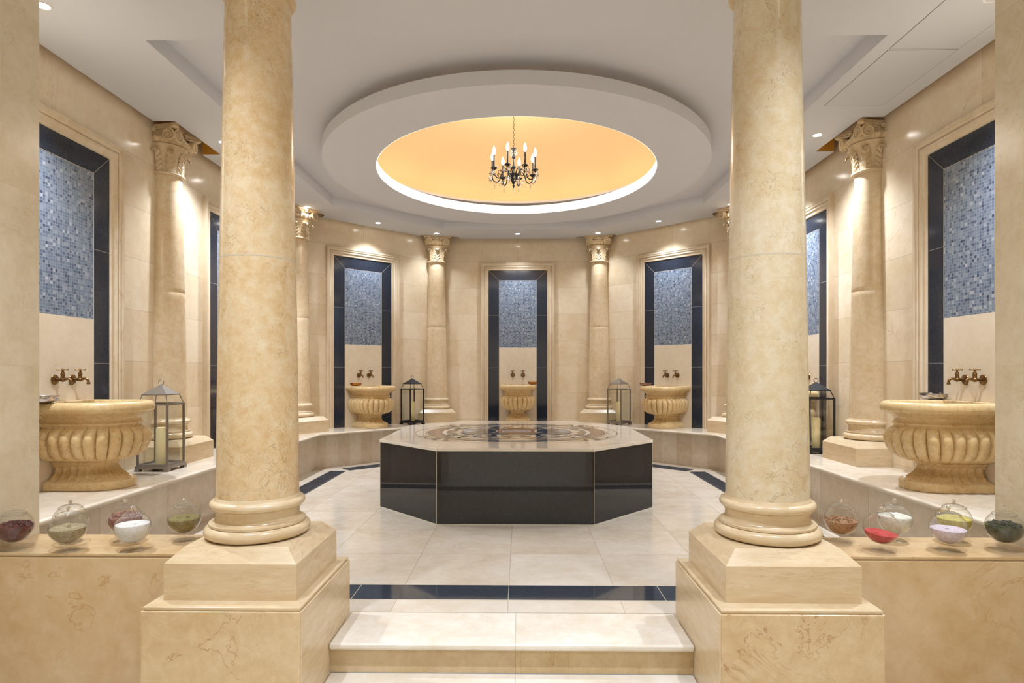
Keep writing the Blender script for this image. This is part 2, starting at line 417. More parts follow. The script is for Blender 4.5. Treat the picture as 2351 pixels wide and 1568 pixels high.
# ceiling soffit with notches over the wall columns and an octagonal coffer
ce = WX-.06
right = [(ce, Y0), (ce, 5.30), (2.99, 5.30), (2.99, 6.13), (ce, 6.13), (ce, 7.72), (3.03, 7.755), (2.70, 8.52), (2.79, 8.66),
         (1.60, 9.85), (1.56, 9.80), (.96, 9.95), (.96, YB-.12)]
outer = [(-JX, -3.0), (JX, -3.0), (JX, Y0)] + right + [(-x, y) for x, y in reversed(right)] + [(-JX, Y0)]
coffer = [(-2.44, 4.01), (2.44, 4.01), (2.44, 8.04), (1.145, 9.42), (-1.145, 9.42), (-2.44, 8.04)]
bm = bmesh.new()
holed(bm, outer, coffer, ZC, ZC+.04)
UC = 3.617
CX, CY = 0.0, 6.6
ell = lambda rx, ry, n=96: [(CX+rx*math.cos(2*PI*i/n), CY+ry*math.sin(2*PI*i/n)) for i in range(n)]
big = [(-2.5, 3.95), (2.5, 3.95), (2.5, 8.07), (1.17, 9.48), (-1.17, 9.48), (-2.5, 8.07)]
holed(bm, big, ell(1.72, 1.80), UC, UC+.05)
for a, b2 in zip(coffer, coffer[1:]+coffer[:1]):        # coffer sides
    v = [bm.verts.new((a[0], a[1], ZC+.04)), bm.verts.new((b2[0], b2[1], ZC+.04)), bm.verts.new((b2[0], b2[1], UC)), bm.verts.new((a[0], a[1], UC))]
    bm.faces.new(v)
box(bm, -WX-.2, WX+.2, Y0-.2, 10.5, ZT, ZT+.05)           # slab above the gap by the walls... closed further up
bmesh.ops.delete(bm, geom=[f for f in bm.faces if all(v.co.z >= ZT-.001 for v in f.verts)], context='FACES')
holed(bm, [(-WX-.2, Y0-.2), (WX+.2, Y0-.2), (WX+.2, 10.5), (-WX-.2, 10.5)], ell(1.72, 1.80), ZT, ZT+.05)
struct(finish('ceiling', bm, M['white']))

bm = bmesh.new()
for path in (right, [(-x, y) for x, y in right]):
    for a, b2 in zip(path, path[1:]):
        bm.faces.new([bm.verts.new(v) for v in ((a[0], a[1], ZC+.003), (b2[0], b2[1], ZC+.003), (b2[0], b2[1], ZT), (a[0], a[1], ZT))])
bmesh.ops.remove_doubles(bm, verts=bm.verts, dist=.001)
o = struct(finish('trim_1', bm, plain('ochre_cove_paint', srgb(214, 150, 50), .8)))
m = o.modifiers.new('solid', 'SOLIDIFY'); m.thickness = .002; m.offset = 0
# floating oval ring with glow painted on its inner face, and golden dome
t = thing('ceiling_ring', 'white oval ring hanging just below the ceiling around the golden dome', 'ceiling ring', (CX, CY, 3.41))
bm = bmesh.new()
n = 128
def ring_el(rx, ry, z): return [bm.verts.new((rx*math.cos(2*PI*i/n), ry*math.sin(2*PI*i/n), z)) for i in range(n)]
R = [ring_el(2.0, 2.12, .108), ring_el(2.0, 2.12, 0), ring_el(1.478, 1.56, 0), ring_el(1.478, 1.56, .02), ring_el(1.495, 1.577, .108)]
for A, B in zip(R, R[1:]+R[:1]):
    for i in range(n): bm.faces.new((A[i], A[(i+1) % n], B[(i+1) % n], B[i]))
finish('ring_body', bm, M['ring'], t, smooth=40)
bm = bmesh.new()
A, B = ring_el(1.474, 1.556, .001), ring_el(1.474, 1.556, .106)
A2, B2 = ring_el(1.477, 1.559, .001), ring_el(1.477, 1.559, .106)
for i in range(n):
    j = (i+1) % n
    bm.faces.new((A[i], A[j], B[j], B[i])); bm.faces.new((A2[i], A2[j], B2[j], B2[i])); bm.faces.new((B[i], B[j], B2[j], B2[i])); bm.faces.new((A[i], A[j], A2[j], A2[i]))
finish('glowing_ring_face', bm, M['ring_glow'], t, smooth=60)
for k in range(8):
    bm = bmesh.new()
    a = 2*PI*(k+.5)/8; lathe(bm, [(.006, .1), (.006, .21)], 8, 1.8*math.cos(a), 1.9*math.sin(a))
    finish('hanger', bm, M['ring'], t)
t = thing('ceiling_dome', 'golden orange painted dome recess above the white ring', 'dome', (CX, CY, UC))
bm = bmesh.new()
prof = [(1.72*math.cos(a), .02+.62*math.sin(a)) for a in [PI/2*i/20 for i in range(20)]]+[(0, .64)]
lathe(bm, [(1.74, 0), (1.72, .02)]+prof[1:], 96, sy=1.047, cap=False)
d = finish('dome_shell', bm, M['gold'], t, smooth=60)
m = d.modifiers.new('solid', 'SOLIDIFY'); m.thickness = .03; m.offset = 1
t0 = bpy.data.lights.new('dome_strip_light', 'AREA')   # led strips in the ring's cove, shining up into the dome
for k in range(12):
    a = 2*PI*k/12
    ld = bpy.data.lights.new('cove_strip_light', 'AREA'); ld.shape = 'RECTANGLE'; ld.size = .75; ld.size_y = .02; ld.energy = .75; ld.color = (1, .88, .74)
    lo = bpy.data.objects.new('cove_strip_light', ld); COL.objects.link(lo)
    lo.location = (CX+1.60*math.cos(a), CY+1.68*math.sin(a), 3.53)
    lo.rotation_euler = (math.radians(160), 0, a+PI/2)
bpy.data.lights.remove(t0)

# ------------------------------------------------------------------ ledge along the walls
def ledge_poly(nx, ns, nb, y0=Y0):
    """inner outline: side x, diagonal sum, back y"""
    return [(nx, y0), (nx, ns-nx), (ns-nb, nb), (-(ns-nb), nb), (-nx, ns-nx), (-nx, y0)]
wallp = ledge_poly(WX-.001, DS-.001, YB-.001)
t = thing('marble_ledge', 'knee-high cream marble ledge running round the walls of the hall', 'ledge')
def uprofile(bm, inner, outer_, z0, z1, uvs=None):
    for i in range(len(inner)-1):
        a, b2, c, d2 = inner[i], inner[i+1], outer_[i+1], outer_[i]
        prism(bm, [a, d2, c, b2] , z0, z1)
bm = bmesh.new(); uprofile(bm, ledge_poly(2.67, 10.78, 9.68), wallp, 0, LZ-.03)
bmesh.ops.remove_doubles(bm, verts=bm.verts, dist=.0005)
def ledge_uv(v):
    if abs(v.x) > 2.6: return (v.y, v.z)
    if v.y > 9.6: return (v.x, v.z)
    return ((abs(v.x))*1.414*(1 if v.x > 0 else -1), v.z)
finish('ledge_face', bm, M['ledge_face'], t, uvfn=ledge_uv)
bm = bmesh.new()
# nosing: rounded front edge
prof = [(0.0, 0.0), (-.006, .008), (-.006, .02), (0.004, .029), (.02, .03)]
inn = []
for off, dz in prof:
    inn.append([bm.verts.new((x, y, LZ-.03+dz)) for x, y in ledge_poly(2.60+off, 10.6+off*1.414, 9.6+off)])
W0 = [bm.verts.new((x, y, LZ-.03)) for x, y in wallp]; W1 = [bm.verts.new((x, y, LZ)) for x, y in wallp]
seq = [W0]+inn+[W1]
for A, B in zip(seq, seq[1:]):
    for i in range(5): bm.faces.new((A[i], A[i+1], B[i+1], B[i]))
finish('ledge_top', bm, M['ledge'], t, smooth=50)

# ------------------------------------------------------------------ drains and granite strip
t = tag(thing('granite_strip', '', ''), 'dark granite strip set across the floor behind the steps', 'floor strip')
bm = bmesh.new()
for x0, x1 in ((-2.64, -1.82), (-1.815, -.925), (-.92, -.027), (-.024, .868), (.873, 1.76), (1.765, 2.64)): box(bm, x0, x1, 3.47, 3.70, 0, .003)
finish('granite_slab', bm, granite('slate_granite', (.026, .031, .040), (.07, .08, .095), rough=.06), t)
bm = bmesh.new(); box(bm, -2.64, 2.64, 3.465, 3.705, 0, .0015); finish('joint', bm, M['joint'], t)
for s in (-1, 1):
    bm = bmesh.new(); sl = s*.012
    prism(bm, [(s*.985-.009-sl, 3.51), (s*.985+.009-sl, 3.51), (s*.985+.009+sl, 3.66), (s*.985-.009+sl, 3.66)], .003, .0036)
    finish('lifting_slot', bm, M['slot'], t)
def drain(label, p0, p1, width):
    p0 = Vector(p0); p1 = Vector(p1); L = (p1-p0).length; ang = math.atan2(p1.y-p0.y, p1.x-p0.x)
    t = thing('drain_channel', label, 'floor drain', (p0.x, p0.y, 0), ang, 'slotted drains in the hall floor')
    bm = bmesh.new(); box(bm, .0, L, -width/2, width/2, 0, .0015); finish('channel_bed', bm, M['slot'], t)
    bm = bmesh.new()
    for s in (-1, 1): box(bm, 0, L, s*(width/2-.008)-.006, s*(width/2-.008)+.006, 0.0015, .006)
    nb = int(L/.034)
    for i in range(nb+1):
        x = .01+i*(L-.02)/nb; box(bm, x-.008, x+.008, -width/2+.01, width/2-.01, 0.0015, .005)
    finish('grate', bm, M['grate'], t)
for s, w1 in ((-1, 'left'), (1, 'right')):
    drain('black slotted drain running beside the ledge on the %s of the hall' % w1, (s*2.335, 3.72), (s*2.335, 7.93), .20)
    drain('black slotted drain crossing diagonally at the back %s of the hall' % w1, (s*2.27, 8.05), (s*1.02, 9.3), .20)

# ------------------------------------------------------------------ steps
t = thing('marble_steps', 'pale marble steps with rounded nosing leading up between the pedestals', 'steps')
def step(z, yf, yb_, xw=.872):
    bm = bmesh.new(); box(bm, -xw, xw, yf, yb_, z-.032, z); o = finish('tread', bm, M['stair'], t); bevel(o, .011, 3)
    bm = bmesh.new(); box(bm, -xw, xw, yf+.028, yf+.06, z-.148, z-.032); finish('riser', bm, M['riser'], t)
step(0, 2.90, 3.29); step(-.148, 2.60, 2.928)

# ------------------------------------------------------------------ octagonal slab
HS = .65
def octo(a, d, w_, yc=0): # half front width, half depth, half width
    c = w_-a
    return [(-a, -d), (a, -d), (w_, -d+c*1.06), (w_, d-c*1.06), (a, d), (-a, d), (-w_, d-c*1.06), (-w_, -d+c*1.06)]
SC = (0.0, 6.585)
t = thing('heated_stone_slab', 'large octagonal black granite platform with inlaid pale marble top', 'stone platform', (SC[0], SC[1], 0))
bm = bmesh.new(); P = octo(.668, 1.413, 1.303); prism(bm, P, .004, HS-.028)
finish('granite_base', bm, M['granite'], t)
bm = bmesh.new()
for x, y in P:
    lathe(bm, [(.0022, .004), (.0022, HS-.028)], 8, x*1.0005, y*1.0005)
prism(bm, octo(.675, 1.422, 1.31), 0, .005)
finish('joint', bm, M['joint'], t)
M['slabtop'] = marble('slab_top_marble', srgb(226, 214, 196), srgb(234, 226, 212), srgb(214, 196, 170), vein=srgb(190, 160, 120), rough=.06, veinamt=.2, grid=(.66, .66), gridoff=(-.0, -.33), tone=.05, joint=.25, mottle=.3)
bm = bmesh.new(); prism(bm, octo(.672, 1.42, 1.31), HS-.028, HS); bevel(finish('slab_top', bm, M['slabtop'], t), .003, 2)
# inlay medallion
ink = {}
for k, c in dict(tan=(176, 150, 120), taupe=(130, 116, 106), cream=(228, 216, 196), navy=(44, 58, 86), mauve=(140, 100, 98), sky=(150, 172, 204), gold=(190, 165, 110), grey=(112, 110, 112), slate=(92, 108, 136), dark=(50, 46, 48), white=(238, 232, 220)).items():
    ink[k] = marble('inlay_'+k, srgb(*c), tuple(min(1, x*1.3) for x in srgb(*c)), tuple(x*.75 for x in srgb(*c)), rough=.05, scale=6)
keys = list(ink)
def inlay():
    bm = bmesh.new(); lay = [0]
    def Z():
        lay[0] += 1; return .0004+lay[0]*.00006
    def poly(pts, k):
        z = Z(); vs = [bm.verts.new((p[0], p[1], z)) for p in pts]
        try: f = bm.faces.new(vs); f.material_index = keys.index(k)
        except ValueError: pass
    def ringp(r0, r1, k, a0=0, a1=2*PI, cx=0, cy=0, sx=1, sy=1, n=96, wav=0, wn=0):
        z = Z(); full = a1-a0 > 2*PI-.01; A = []
        for i in range(n+1):
            a = a0+(a1-a0)*i/n
            wv = wav*math.sin(wn*a)
            A.append([bm.verts.new((cx+(r+(wv if r == r1 else 0))*math.cos(a)*sx, cy+(r+(wv if r == r1 else 0))*math.sin(a)*sy, z)) for r in (r0, r1)])
        for p, q in zip(A, A[1:]): bm.faces.new((p[0], p[1], q[1], q[0])).material_index = keys.index(k)
    def stroke(pts, ws, k):
        z = Z(); L = []
        for i, p in enumerate(pts):
            q0 = Vector(pts[max(i-1, 0)]); q1 = Vector(pts[min(i+1, len(pts)-1)]); d = (q1-q0)
            if d.length < 1e-9: continue
            d.normalize(); nn = Vector((-d.y, d.x)); w_ = ws[i] if isinstance(ws, list) else ws
            L.append([bm.verts.new((p[0]+nn.x*w_*s, p[1]+nn.y*w_*s, z)) for s in (1, -1)])
        for a, b2 in zip(L, L[1:]): bm.faces.new((a[0], a[1], b2[1], b2[0])).material_index = keys.index(k)
    def scroll(cx, cy, r0, a0, turns, sgn, k, w_=.012):
        pts = []; N = 26
        for i in range(N+1):
            u = i/N; r = r0*(1-u*.85); a = a0+sgn*turns*2*PI*u
            pts.append((cx+r*math.cos(a), cy+r*math.sin(a)))
        stroke(pts, [w_*(1.3-u/N) for u in range(N+1)], k)
    def leaf(cx, cy, ang, L, W, k, bend=.3):
        N = 10; top = []; bot = []
        for i in range(N+1):
            u = i/N; wv = W*math.sin(PI*u**.8)*(1+.18*math.sin(u*18)); a = ang+bend*u
            x = cx+L*u*math.cos(a); y = cy+L*u*math.sin(a)
            top.append((x-wv*math.sin(a), y+wv*math.cos(a))); bot.append((x+wv*math.sin(a), y-wv*math.cos(a)))
        poly(top+bot[::-1][1:-1], k)
    ringp(1.068, 1.082, 'tan')
    ringp(.955, .972, 'tan')
    ringp(.81, .945, 'taupe'); ringp(.935, .948, 'dark', wav=.0)
    for a in (0, PI): ringp(.83, .925, 'mauve', a-.33, a+.33)
    for a in (PI/2, -PI/2): ringp(.86, .93, 'slate', a-.5, a+.5); ringp(.925, .945, 'dark', a-.6, a+.6)
    ringp(.75, .805, 'white'); ringp(.795, .81, 'dark'); ringp(.742, .752, 'grey')
    ringp(.62, .74, 'taupe', wav=.0)
    ringp(.0, .66, 'cream', wav=.03, wn=16)
    for sx in (1, -1):
        for sy in (1, -1):
            T = lambda x, y: (x*sx, y*sy)
            fl = lambda a: math.atan2(math.sin(a)*sy, math.cos(a)*sx)
            for (x, y, r, a, tt, k) in ((.60, .16, .11, 2.6, 1.3, 'gold'), (.47, .36, .12, .2, 1.4, 'taupe'), (.56, .05, .06, 1.0, 1.2, 'tan'),
                                        (.30, .50, .11, 2.0, 1.3, 'slate'), (.12, .56, .08, .4, 1.2, 'gold'), (.38, .44, .07, 4.0, 1.2, 'tan'), (.66, .27, .07, .8, 1.2, 'grey')):
                cx, cy = T(x, y); scroll(cx, cy, r, fl(a), tt, sx*sy, k)
            for (x, y, a, L, W, k) in ((.36, .30, .9, .26, .035, 'slate'), (.44, .25, .3, .26, .03, 'sky'), (.28, .36, 1.4, .24, .03, 'grey'), (.52, .42, .9, .2, .03, 'gold'),
                                       (.15, .40, 1.9, .2, .03, 'slate'), (.06, .44, 1.2, .16, .022, 'taupe'), (.62, .35, .3, .15, .025, 'taupe'), (.20, .30, 1.0, .2, .03, 'navy')):
                cx, cy = T(x, y); leaf(cx, cy, fl(a), L, W, k, .5*sx*sy)
            # corner ornaments crossing the ring
            for (x, y, a, L, W, k) in ((.70, .66, .2, .26, .03, 'taupe'), (.66, .72, 1.1, .2, .03, 'dark'), (.62, .74, 2.2, .24, .03, 'gold'), (.80, .56, -.6, .22, .026, 'gold'),
                                       (.74, .62, .75, .30, .035, 'taupe'), (.84, .50, .4, .2, .022, 'dark'), (.50, .82, 2.6, .18, .022, 'taupe')):
                cx, cy = T(x, y); leaf(cx, cy, fl(a), L*.8, W*.6, k, .9*sx*sy)
            cx, cy = T(.80, .66); scroll(cx, cy, .09, fl(.5), 1.2, sx*sy, 'taupe', .01)
            cx, cy = T(.62, .82); scroll(cx, cy, .08, fl(2.5), 1.2, -sx*sy, 'gold', .01)
    # centre: mauve field between two navy ovals, pale blue tablet
    poly([(-.30, -.24), (.30, -.24), (.30, .24), (-.30, .24)], 'mauve')
    for s in (1, -1): ringp(0, .205, 'cream', cx=s*.40, sx=1.0, sy=1.35); ringp(0, .188, 'navy', cx=s*.405, sx=1.0, sy=1.35)
    for s in (1, -1):
        ringp(.05, .09, 'slate', cx=s*.50, sy=1.6); ringp(0, .05, 'sky', cx=s*.50, sy=1.6)
        poly([(-.26, s*.17), (.26, s*.17), (.34, s*.26), (-.34, s*.26)][::s], 'grey')
        poly([(-.34, s*.26), (.34, s*.26), (.30, s*.29), (-.30, s*.29)][::s], 'navy')
        ringp(0, .05, 'tan', cx=0, cy=s*.40, sx=2.2); ringp(0, .035, 'cream', cx=0, cy=s*.40, sx=2.2)
    c = .13; poly([(-.17, -.10), (0, -.085), (.17, -.10), (.14, 0), (.17, .10), (0, .085), (-.17, .10), (-.14, 0)], 'white')
    poly([(-.155, -.088), (0, -.075), (.155, -.088), (.128, 0), (.155, .088), (0, .075), (-.155, .088), (-.128, 0)], 'sky')
    bmesh.ops.translate(bm, verts=bm.verts, vec=(0, 0, HS))
    me = bpy.data.meshes.new('inlay'); bm.to_mesh(me); bm.free()
    me.flip_normals() if me.polygons[0].normal.z < 0 else None
    for k in keys: me.materials.append(ink[k])
    o = bpy.data.objects.new('inlay', me); COL.objects.link(o); o.parent = t
    o['label'] = 'round floral stone inlay in blue, mauve and tan'
inlay()

# ------------------------------------------------------------------ columns
def torus_pts(r, z, rad, n=8, a0=-PI/2, a1=PI/2):
    return [(r+rad*math.cos(a0+(a1-a0)*i/n), z+rad*math.sin(a0+(a1-a0)*i/n)) for i in range(n+1)]
def base_bm(k=1.0):
    """attic base, 0.19 high, for shaft radius .175*k"""
    bm = bmesh.new()
    p = [(.19*k, 0)]+torus_pts(.200*k, .03, .028)+[(.205*k, .06), (.205*k, .070)]+[( .205*k-.027*k*math.sin(a), .070+.05*(1-math.cos(a))*.5+.0) for a in [PI*i/8*.5 for i in range(1, 9)]]
    p += [(.178*k, .12), (.186*k, .128), (.186*k, .134)]+torus_pts(.184*k, .155, .020)+[(.182*k, .178), (.178*k, .19)]
    lathe(bm, p, 64); return bm
def shaft_bm(r0, r1, h, groove=None):
    bm = bmesh.new(); N = 24; p = []
    for i in range(N+1):
        u = i/N; r = r0+(r1-r0)*(u**1.25)
        p.append((r, u*h))
    if groove:
        q = []
        for r, z in p: q.append((r, z))
        rg = r0+(r1-r0)*((groove/h)**1.25)
        q = [x for x in q if abs(x[1]-groove) > .006]+[(rg, groove-.0018), (rg-.0012, groove), (rg, groove+.0018)]
        p = sorted(q, key=lambda x: x[1])
    lathe(bm, p, 64); return bm
def plinth_bm(w_, h, c=.055, depth=None, yb_=None):
    bm = bmesh.new()
    y0 = -w_/2; y1 = w_/2 if yb_ is None else yb_
    P = [(-w_/2, y0), (w_/2, y0), (w_/2, y1), (-w_/2, y1)]
    prism(bm, P, 0, h)
    y1c = y1-c if yb_ is None else y1
    Q = [(-w_/2+c, y0+c), (w_/2-c, y0+c), (w_/2-c, y1c), (-w_/2+c, y1c)]
    prism(bm, P, h, h+c, top=Q)
    bmesh.ops.remove_doubles(bm, verts=bm.verts, dist=.0001)
    return bm
def capital_bm(k=1.0):
    bm = bmesh.new()
    lathe(bm, [(.135, 0)]+torus_pts(.146, .016, .014)+[(.138, .031)], 48)
    bell = lambda z: .134+.006*math.sin(z*8)+.045*max(0, (z-.12)/.15)**2
    lathe(bm, [(bell(z), z) for z in [.03+.24*i/14 for i in range(15)]]+[(.172, .272), (.186, .276)], 48)
    # echinus with egg and dart
    def eg(a, z, r):
        u = (a*24/(2*PI)) % 1
        return .010*max(0, math.sin(PI*min(1, u/.72)))*(1 if .275 < z < .325 else 0)-.004
    lathe(bm, [(.180, .274), (.186, .284), (.194, .296), (.200, .310), (.202, .322), (.192, .330), (.192, .338), (.18, .345)], 240, fn=eg)
    lathe(bm, [(.168, .34), (.168, .40)], 48)
    # leaves
    for i in range(8):
        A = PI/4*i+PI/8*0; big_ = 1.0
        NU, NV = 12, 34; G = []
        for v in range(NV+1):
            t_ = v/NV; row = []
            if t_ < .72: z = .032+.165*t_/.72; rr = bell(z)+.010+.010*t_
            else:
                u2 = (t_-.72)/.28*PI*1.15; rr = bell(.197)+.020+.020*(1-math.cos(u2)); z = .197+.022*math.sin(u2)
            wd = .050*(1-.35*t_)*(1+.10*math.sin(t_*38))*(1 if t_ < .72 else math.sqrt(max(.02, 1-((t_-.72)/.285)**2))*.9+.08)
            for u in range(NU+1):
                s = u/NU*2-1; off = s*wd
                dr = -.010*s*s+.0050*math.sin(34*t_-abs(s)*7)*(abs(s) > .12)+(.006 if abs(s) < .12 else 0)
                a = A+off/(rr)
                row.append(bm.verts.new(((rr+dr)*math.cos(a), (rr+dr)*math.sin(a), z)))
            G.append(row)
        for r1, r2 in zip(G, G[1:]):
            for u in range(NU): bm.faces.new((r1[u], r1[u+1], r2[u+1], r2[u]))
    # corner volutes: two spirals per corner
    for q in range(4):
        for s in (1, -1):
            fa = PI/2*q
            rot = Matrix.Rotation(fa, 4, 'Z')
            ctr = Vector((s*.130, -.182, .335)); tw = Matrix.Rotation(s*math.radians(12), 4, 'Z')
            pts = []; rads = []
            N = 46
            for i in range(N+1):
                u = i/N; r = .050*(1-u)**.8+.006; a = PI/2-s*0-u*2*PI*2.1
                pts.append(rot @ (ctr+tw @ Vector((s*r*math.cos(a), -.016+.006*u*0, r*math.sin(a))))); rads.append(.0105*(1-u*.45))
            tube(bm, pts, rads, 8)
            # body disc
            pr = []
            for i in range(24):
                a = 2*PI*i/24; pr.append((.050*math.cos(a), .050*math.sin(a)))
            f0 = [bm.verts.new(rot @ (ctr+tw @ Vector((x, -.014, z)))) for x, z in pr]
            f1 = [bm.verts.new(rot @ (ctr+tw @ Vector((x, .03, z)))) for x, z in pr]
            bm.faces.new(f0); bm.faces.new(f1[::-1])
            for i in range(24): bm.faces.new((f0[i], f0[(i+1) % 24], f1[(i+1) % 24], f1[i]))
            # eye
            pts = [rot @ (ctr+tw @ Vector((0, -.012, 0))), rot @ (ctr+tw @ Vector((0, -.028, 0)))]
            tube(bm, pts, [.013, .008], 10)
            # channel from volute to the middle of the face
            pts = [rot @ Vector((s*x, y, z)) for x, y, z in ((.155, -.205, .392), (.11, -.186, .388), (.06, -.176, .376), (.02, -.172, .366))]
            tube(bm, pts, [.011, .010, .008, .005], 8)
        # rosette
        rot = Matrix.Rotation(PI/2*q, 4, 'Z')
        c = Vector((0, -.188, .388))
        for i in range(5):
            a = 2*PI*i/5+PI/2; p = c+Vector((.016*math.cos(a), 0, .016*math.sin(a))); p = rot @ p
            ball(bm, p, .012, 8)
        ball(bm, rot @ (c+Vector((0, -.008, 0))), .010, 8)
    # abacus, concave sides with cut corners
    def ab(hw, cut):
        P = []
        for q in range(4):
            rot = Matrix.Rotation(PI/2*q, 4, 'Z')
            for i in range(9):
                x = -hw+cut+(2*(hw-cut))*i/8; y = -hw+.045*(1-(x/(hw-cut))**2)
                v = rot @ Vector((x, y, 0)); P.append((v.x, v.y))
        return P
    prism(bm, ab(.212, .03), .392, .402, top=ab(.222, .03)); prism(bm, ab(.226, .032), .402, .43)
    if k != 1.0: bmesh.ops.scale(bm, verts=bm.verts, vec=(k, k, 1))
    return bm
# wall columns: local front is -y
proto_parts = {}
def make_column(label, loc, rotz, group):
    t = thing('wall_column', label, 'column', loc, rotz, group)
    finish('plinth', plinth_bm(.585, .158, .05, yb_=.10), M['plinth'], t)
    finish('base', base_bm(1.0), M['wallcol'], t, smooth=35, loc=(0, 0, .208))
    finish('shaft', shaft_bm(.175, .134, 3.075-.398-LZ, groove=2.02-.398-LZ), M['wallcol'], t, smooth=35, loc=(0, 0, .398))
    finish('capital', capital_bm(), M['capital'], t, smooth=40, loc=(0, 0, 3.075-LZ))
    return t
R_ = math.radians
gcol = 'engaged columns round the hall wall'
c0 = make_column('cream marble column on the left wall, behind the nearest left basin', (-3.22, 5.57, LZ), R_(90), gcol)
dup(c0, (3.22, 5.57, LZ), R_(-90), 'cream marble column on the right wall, beside the nearest right basin')
dup(c0, (-2.985, 8.23, LZ), R_(58), 'cream marble column at the left wall corner, mostly hidden behind the big left column')
dup(c0, (2.985, 8.23, LZ), R_(-58), 'cream marble column at the right wall corner, hidden behind the big right column')
dup(c0, (-1.34, 10.04, LZ), R_(12), 'cream marble column left of the central niche, beside a black lantern')
dup(c0, (1.34, 10.04, LZ), R_(-12), 'cream marble column right of the central niche, beside a pewter lantern')

# foreground columns on pedestals
PX, PY = 1.215, 2.915
PT = .307
for s, side, sm in ((-1, 'left', M['shaft']), (1, 'right', M['shaft_right'])):
    cx = s*PX
    t = thing('column_pedestal', 'square beige marble pedestal carrying the big %s column beside the steps' % side, 'pedestal', (cx, PY-.01, LOW))
    hw, hd = .342, .365; H = PT-LOW
    bm = bmesh.new(); box(bm, -hw+.012, hw-.012, -hd+.012, hd-.012, 0, H-.006); finish('core', bm, M['plinth'], t)
    bm = bmesh.new(); box(bm, -hw+.006, hw-.006, -hd, -hd+.016, .0, H-.016); bevel(finish('front_panel', bm, M['pedestal'], t), .004, 2)
    for s2 in (-1, 1):
        bm = bmesh.new(); xx = s2*hw
        box(bm, min(xx, xx-s2*.016), max(xx, xx-s2*.016), -hd+.006, hd, .0, H-.016); bevel(finish('side_panel', bm, M['plinth'], t), .004, 2)
    bm = bmesh.new(); box(bm, -hw+.008, hw-.008, -hd+.008, hd-.008, H-.012, H); bevel(finish('top_slab', bm, M['plinth'], t), .002, 2)
    t = thing('marble_column', 'big %s marble column on a pedestal beside the steps' % side if s < 0 else 'big right marble column, paler stone, on a pedestal beside the steps', 'column', (cx, PY, PT), 0)
    finish('plinth', plinth_bm(.578, .158, .06), M['plinth'], t)
    finish('base', base_bm(1.055), M['plinth'], t, smooth=35, loc=(0, 0, .218))
    sh = finish('shaft', shaft_bm(.186, .148, 3.075-PT-.408), sm, t, smooth=35, loc=(0, 0, .408))
    u_ = (1.83-PT-.408)/(3.075-PT-.408); rj = .186-.038*u_**1.25
    bm = bmesh.new(); lathe(bm, [(rj-.002, -.003), (rj+.0004, -.003), (rj+.0004, .003), (rj-.002, .003)], 64, cap=False)
    finish('joint', bm, M['joint'], sh, smooth=30, loc=(0, 0, 1.83-PT-.408))
    finish('capital', capital_bm(1.08), M['capital'], t, smooth=40, loc=(0, 0, 3.075-PT))
    # low wall
    x0, x1 = sorted((s*(PX+.345), s*JX)); cz = CAMZ-.859
    t = thing('low_wall', 'low beige marble wall with a flat ledge on the %s, carrying glass jars' % side, 'low wall', ((x0+x1)/2, 3.02, LOW))
    w2 = (x1-x0)/2; H = cz-LOW
    bm = bmesh.new(); box(bm, -w2+.0, w2, -.158, .17, 0, H-.014); finish('core', bm, M['plinth'], t)
    bm = bmesh.new(); box(bm, -w2, w2, -.17, -.155, 0, H-.02); bevel(finish('front_panel', bm, M['counter'], t), .004, 2)
    bm = bmesh.new(); box(bm, -w2-(.06 if s > 0 else 0), w2+(.06 if s < 0 else 0), -.166, .17, H-.013, H)
    bevel(finish('top_slab', bm, M['counter'], t), .0025, 2)

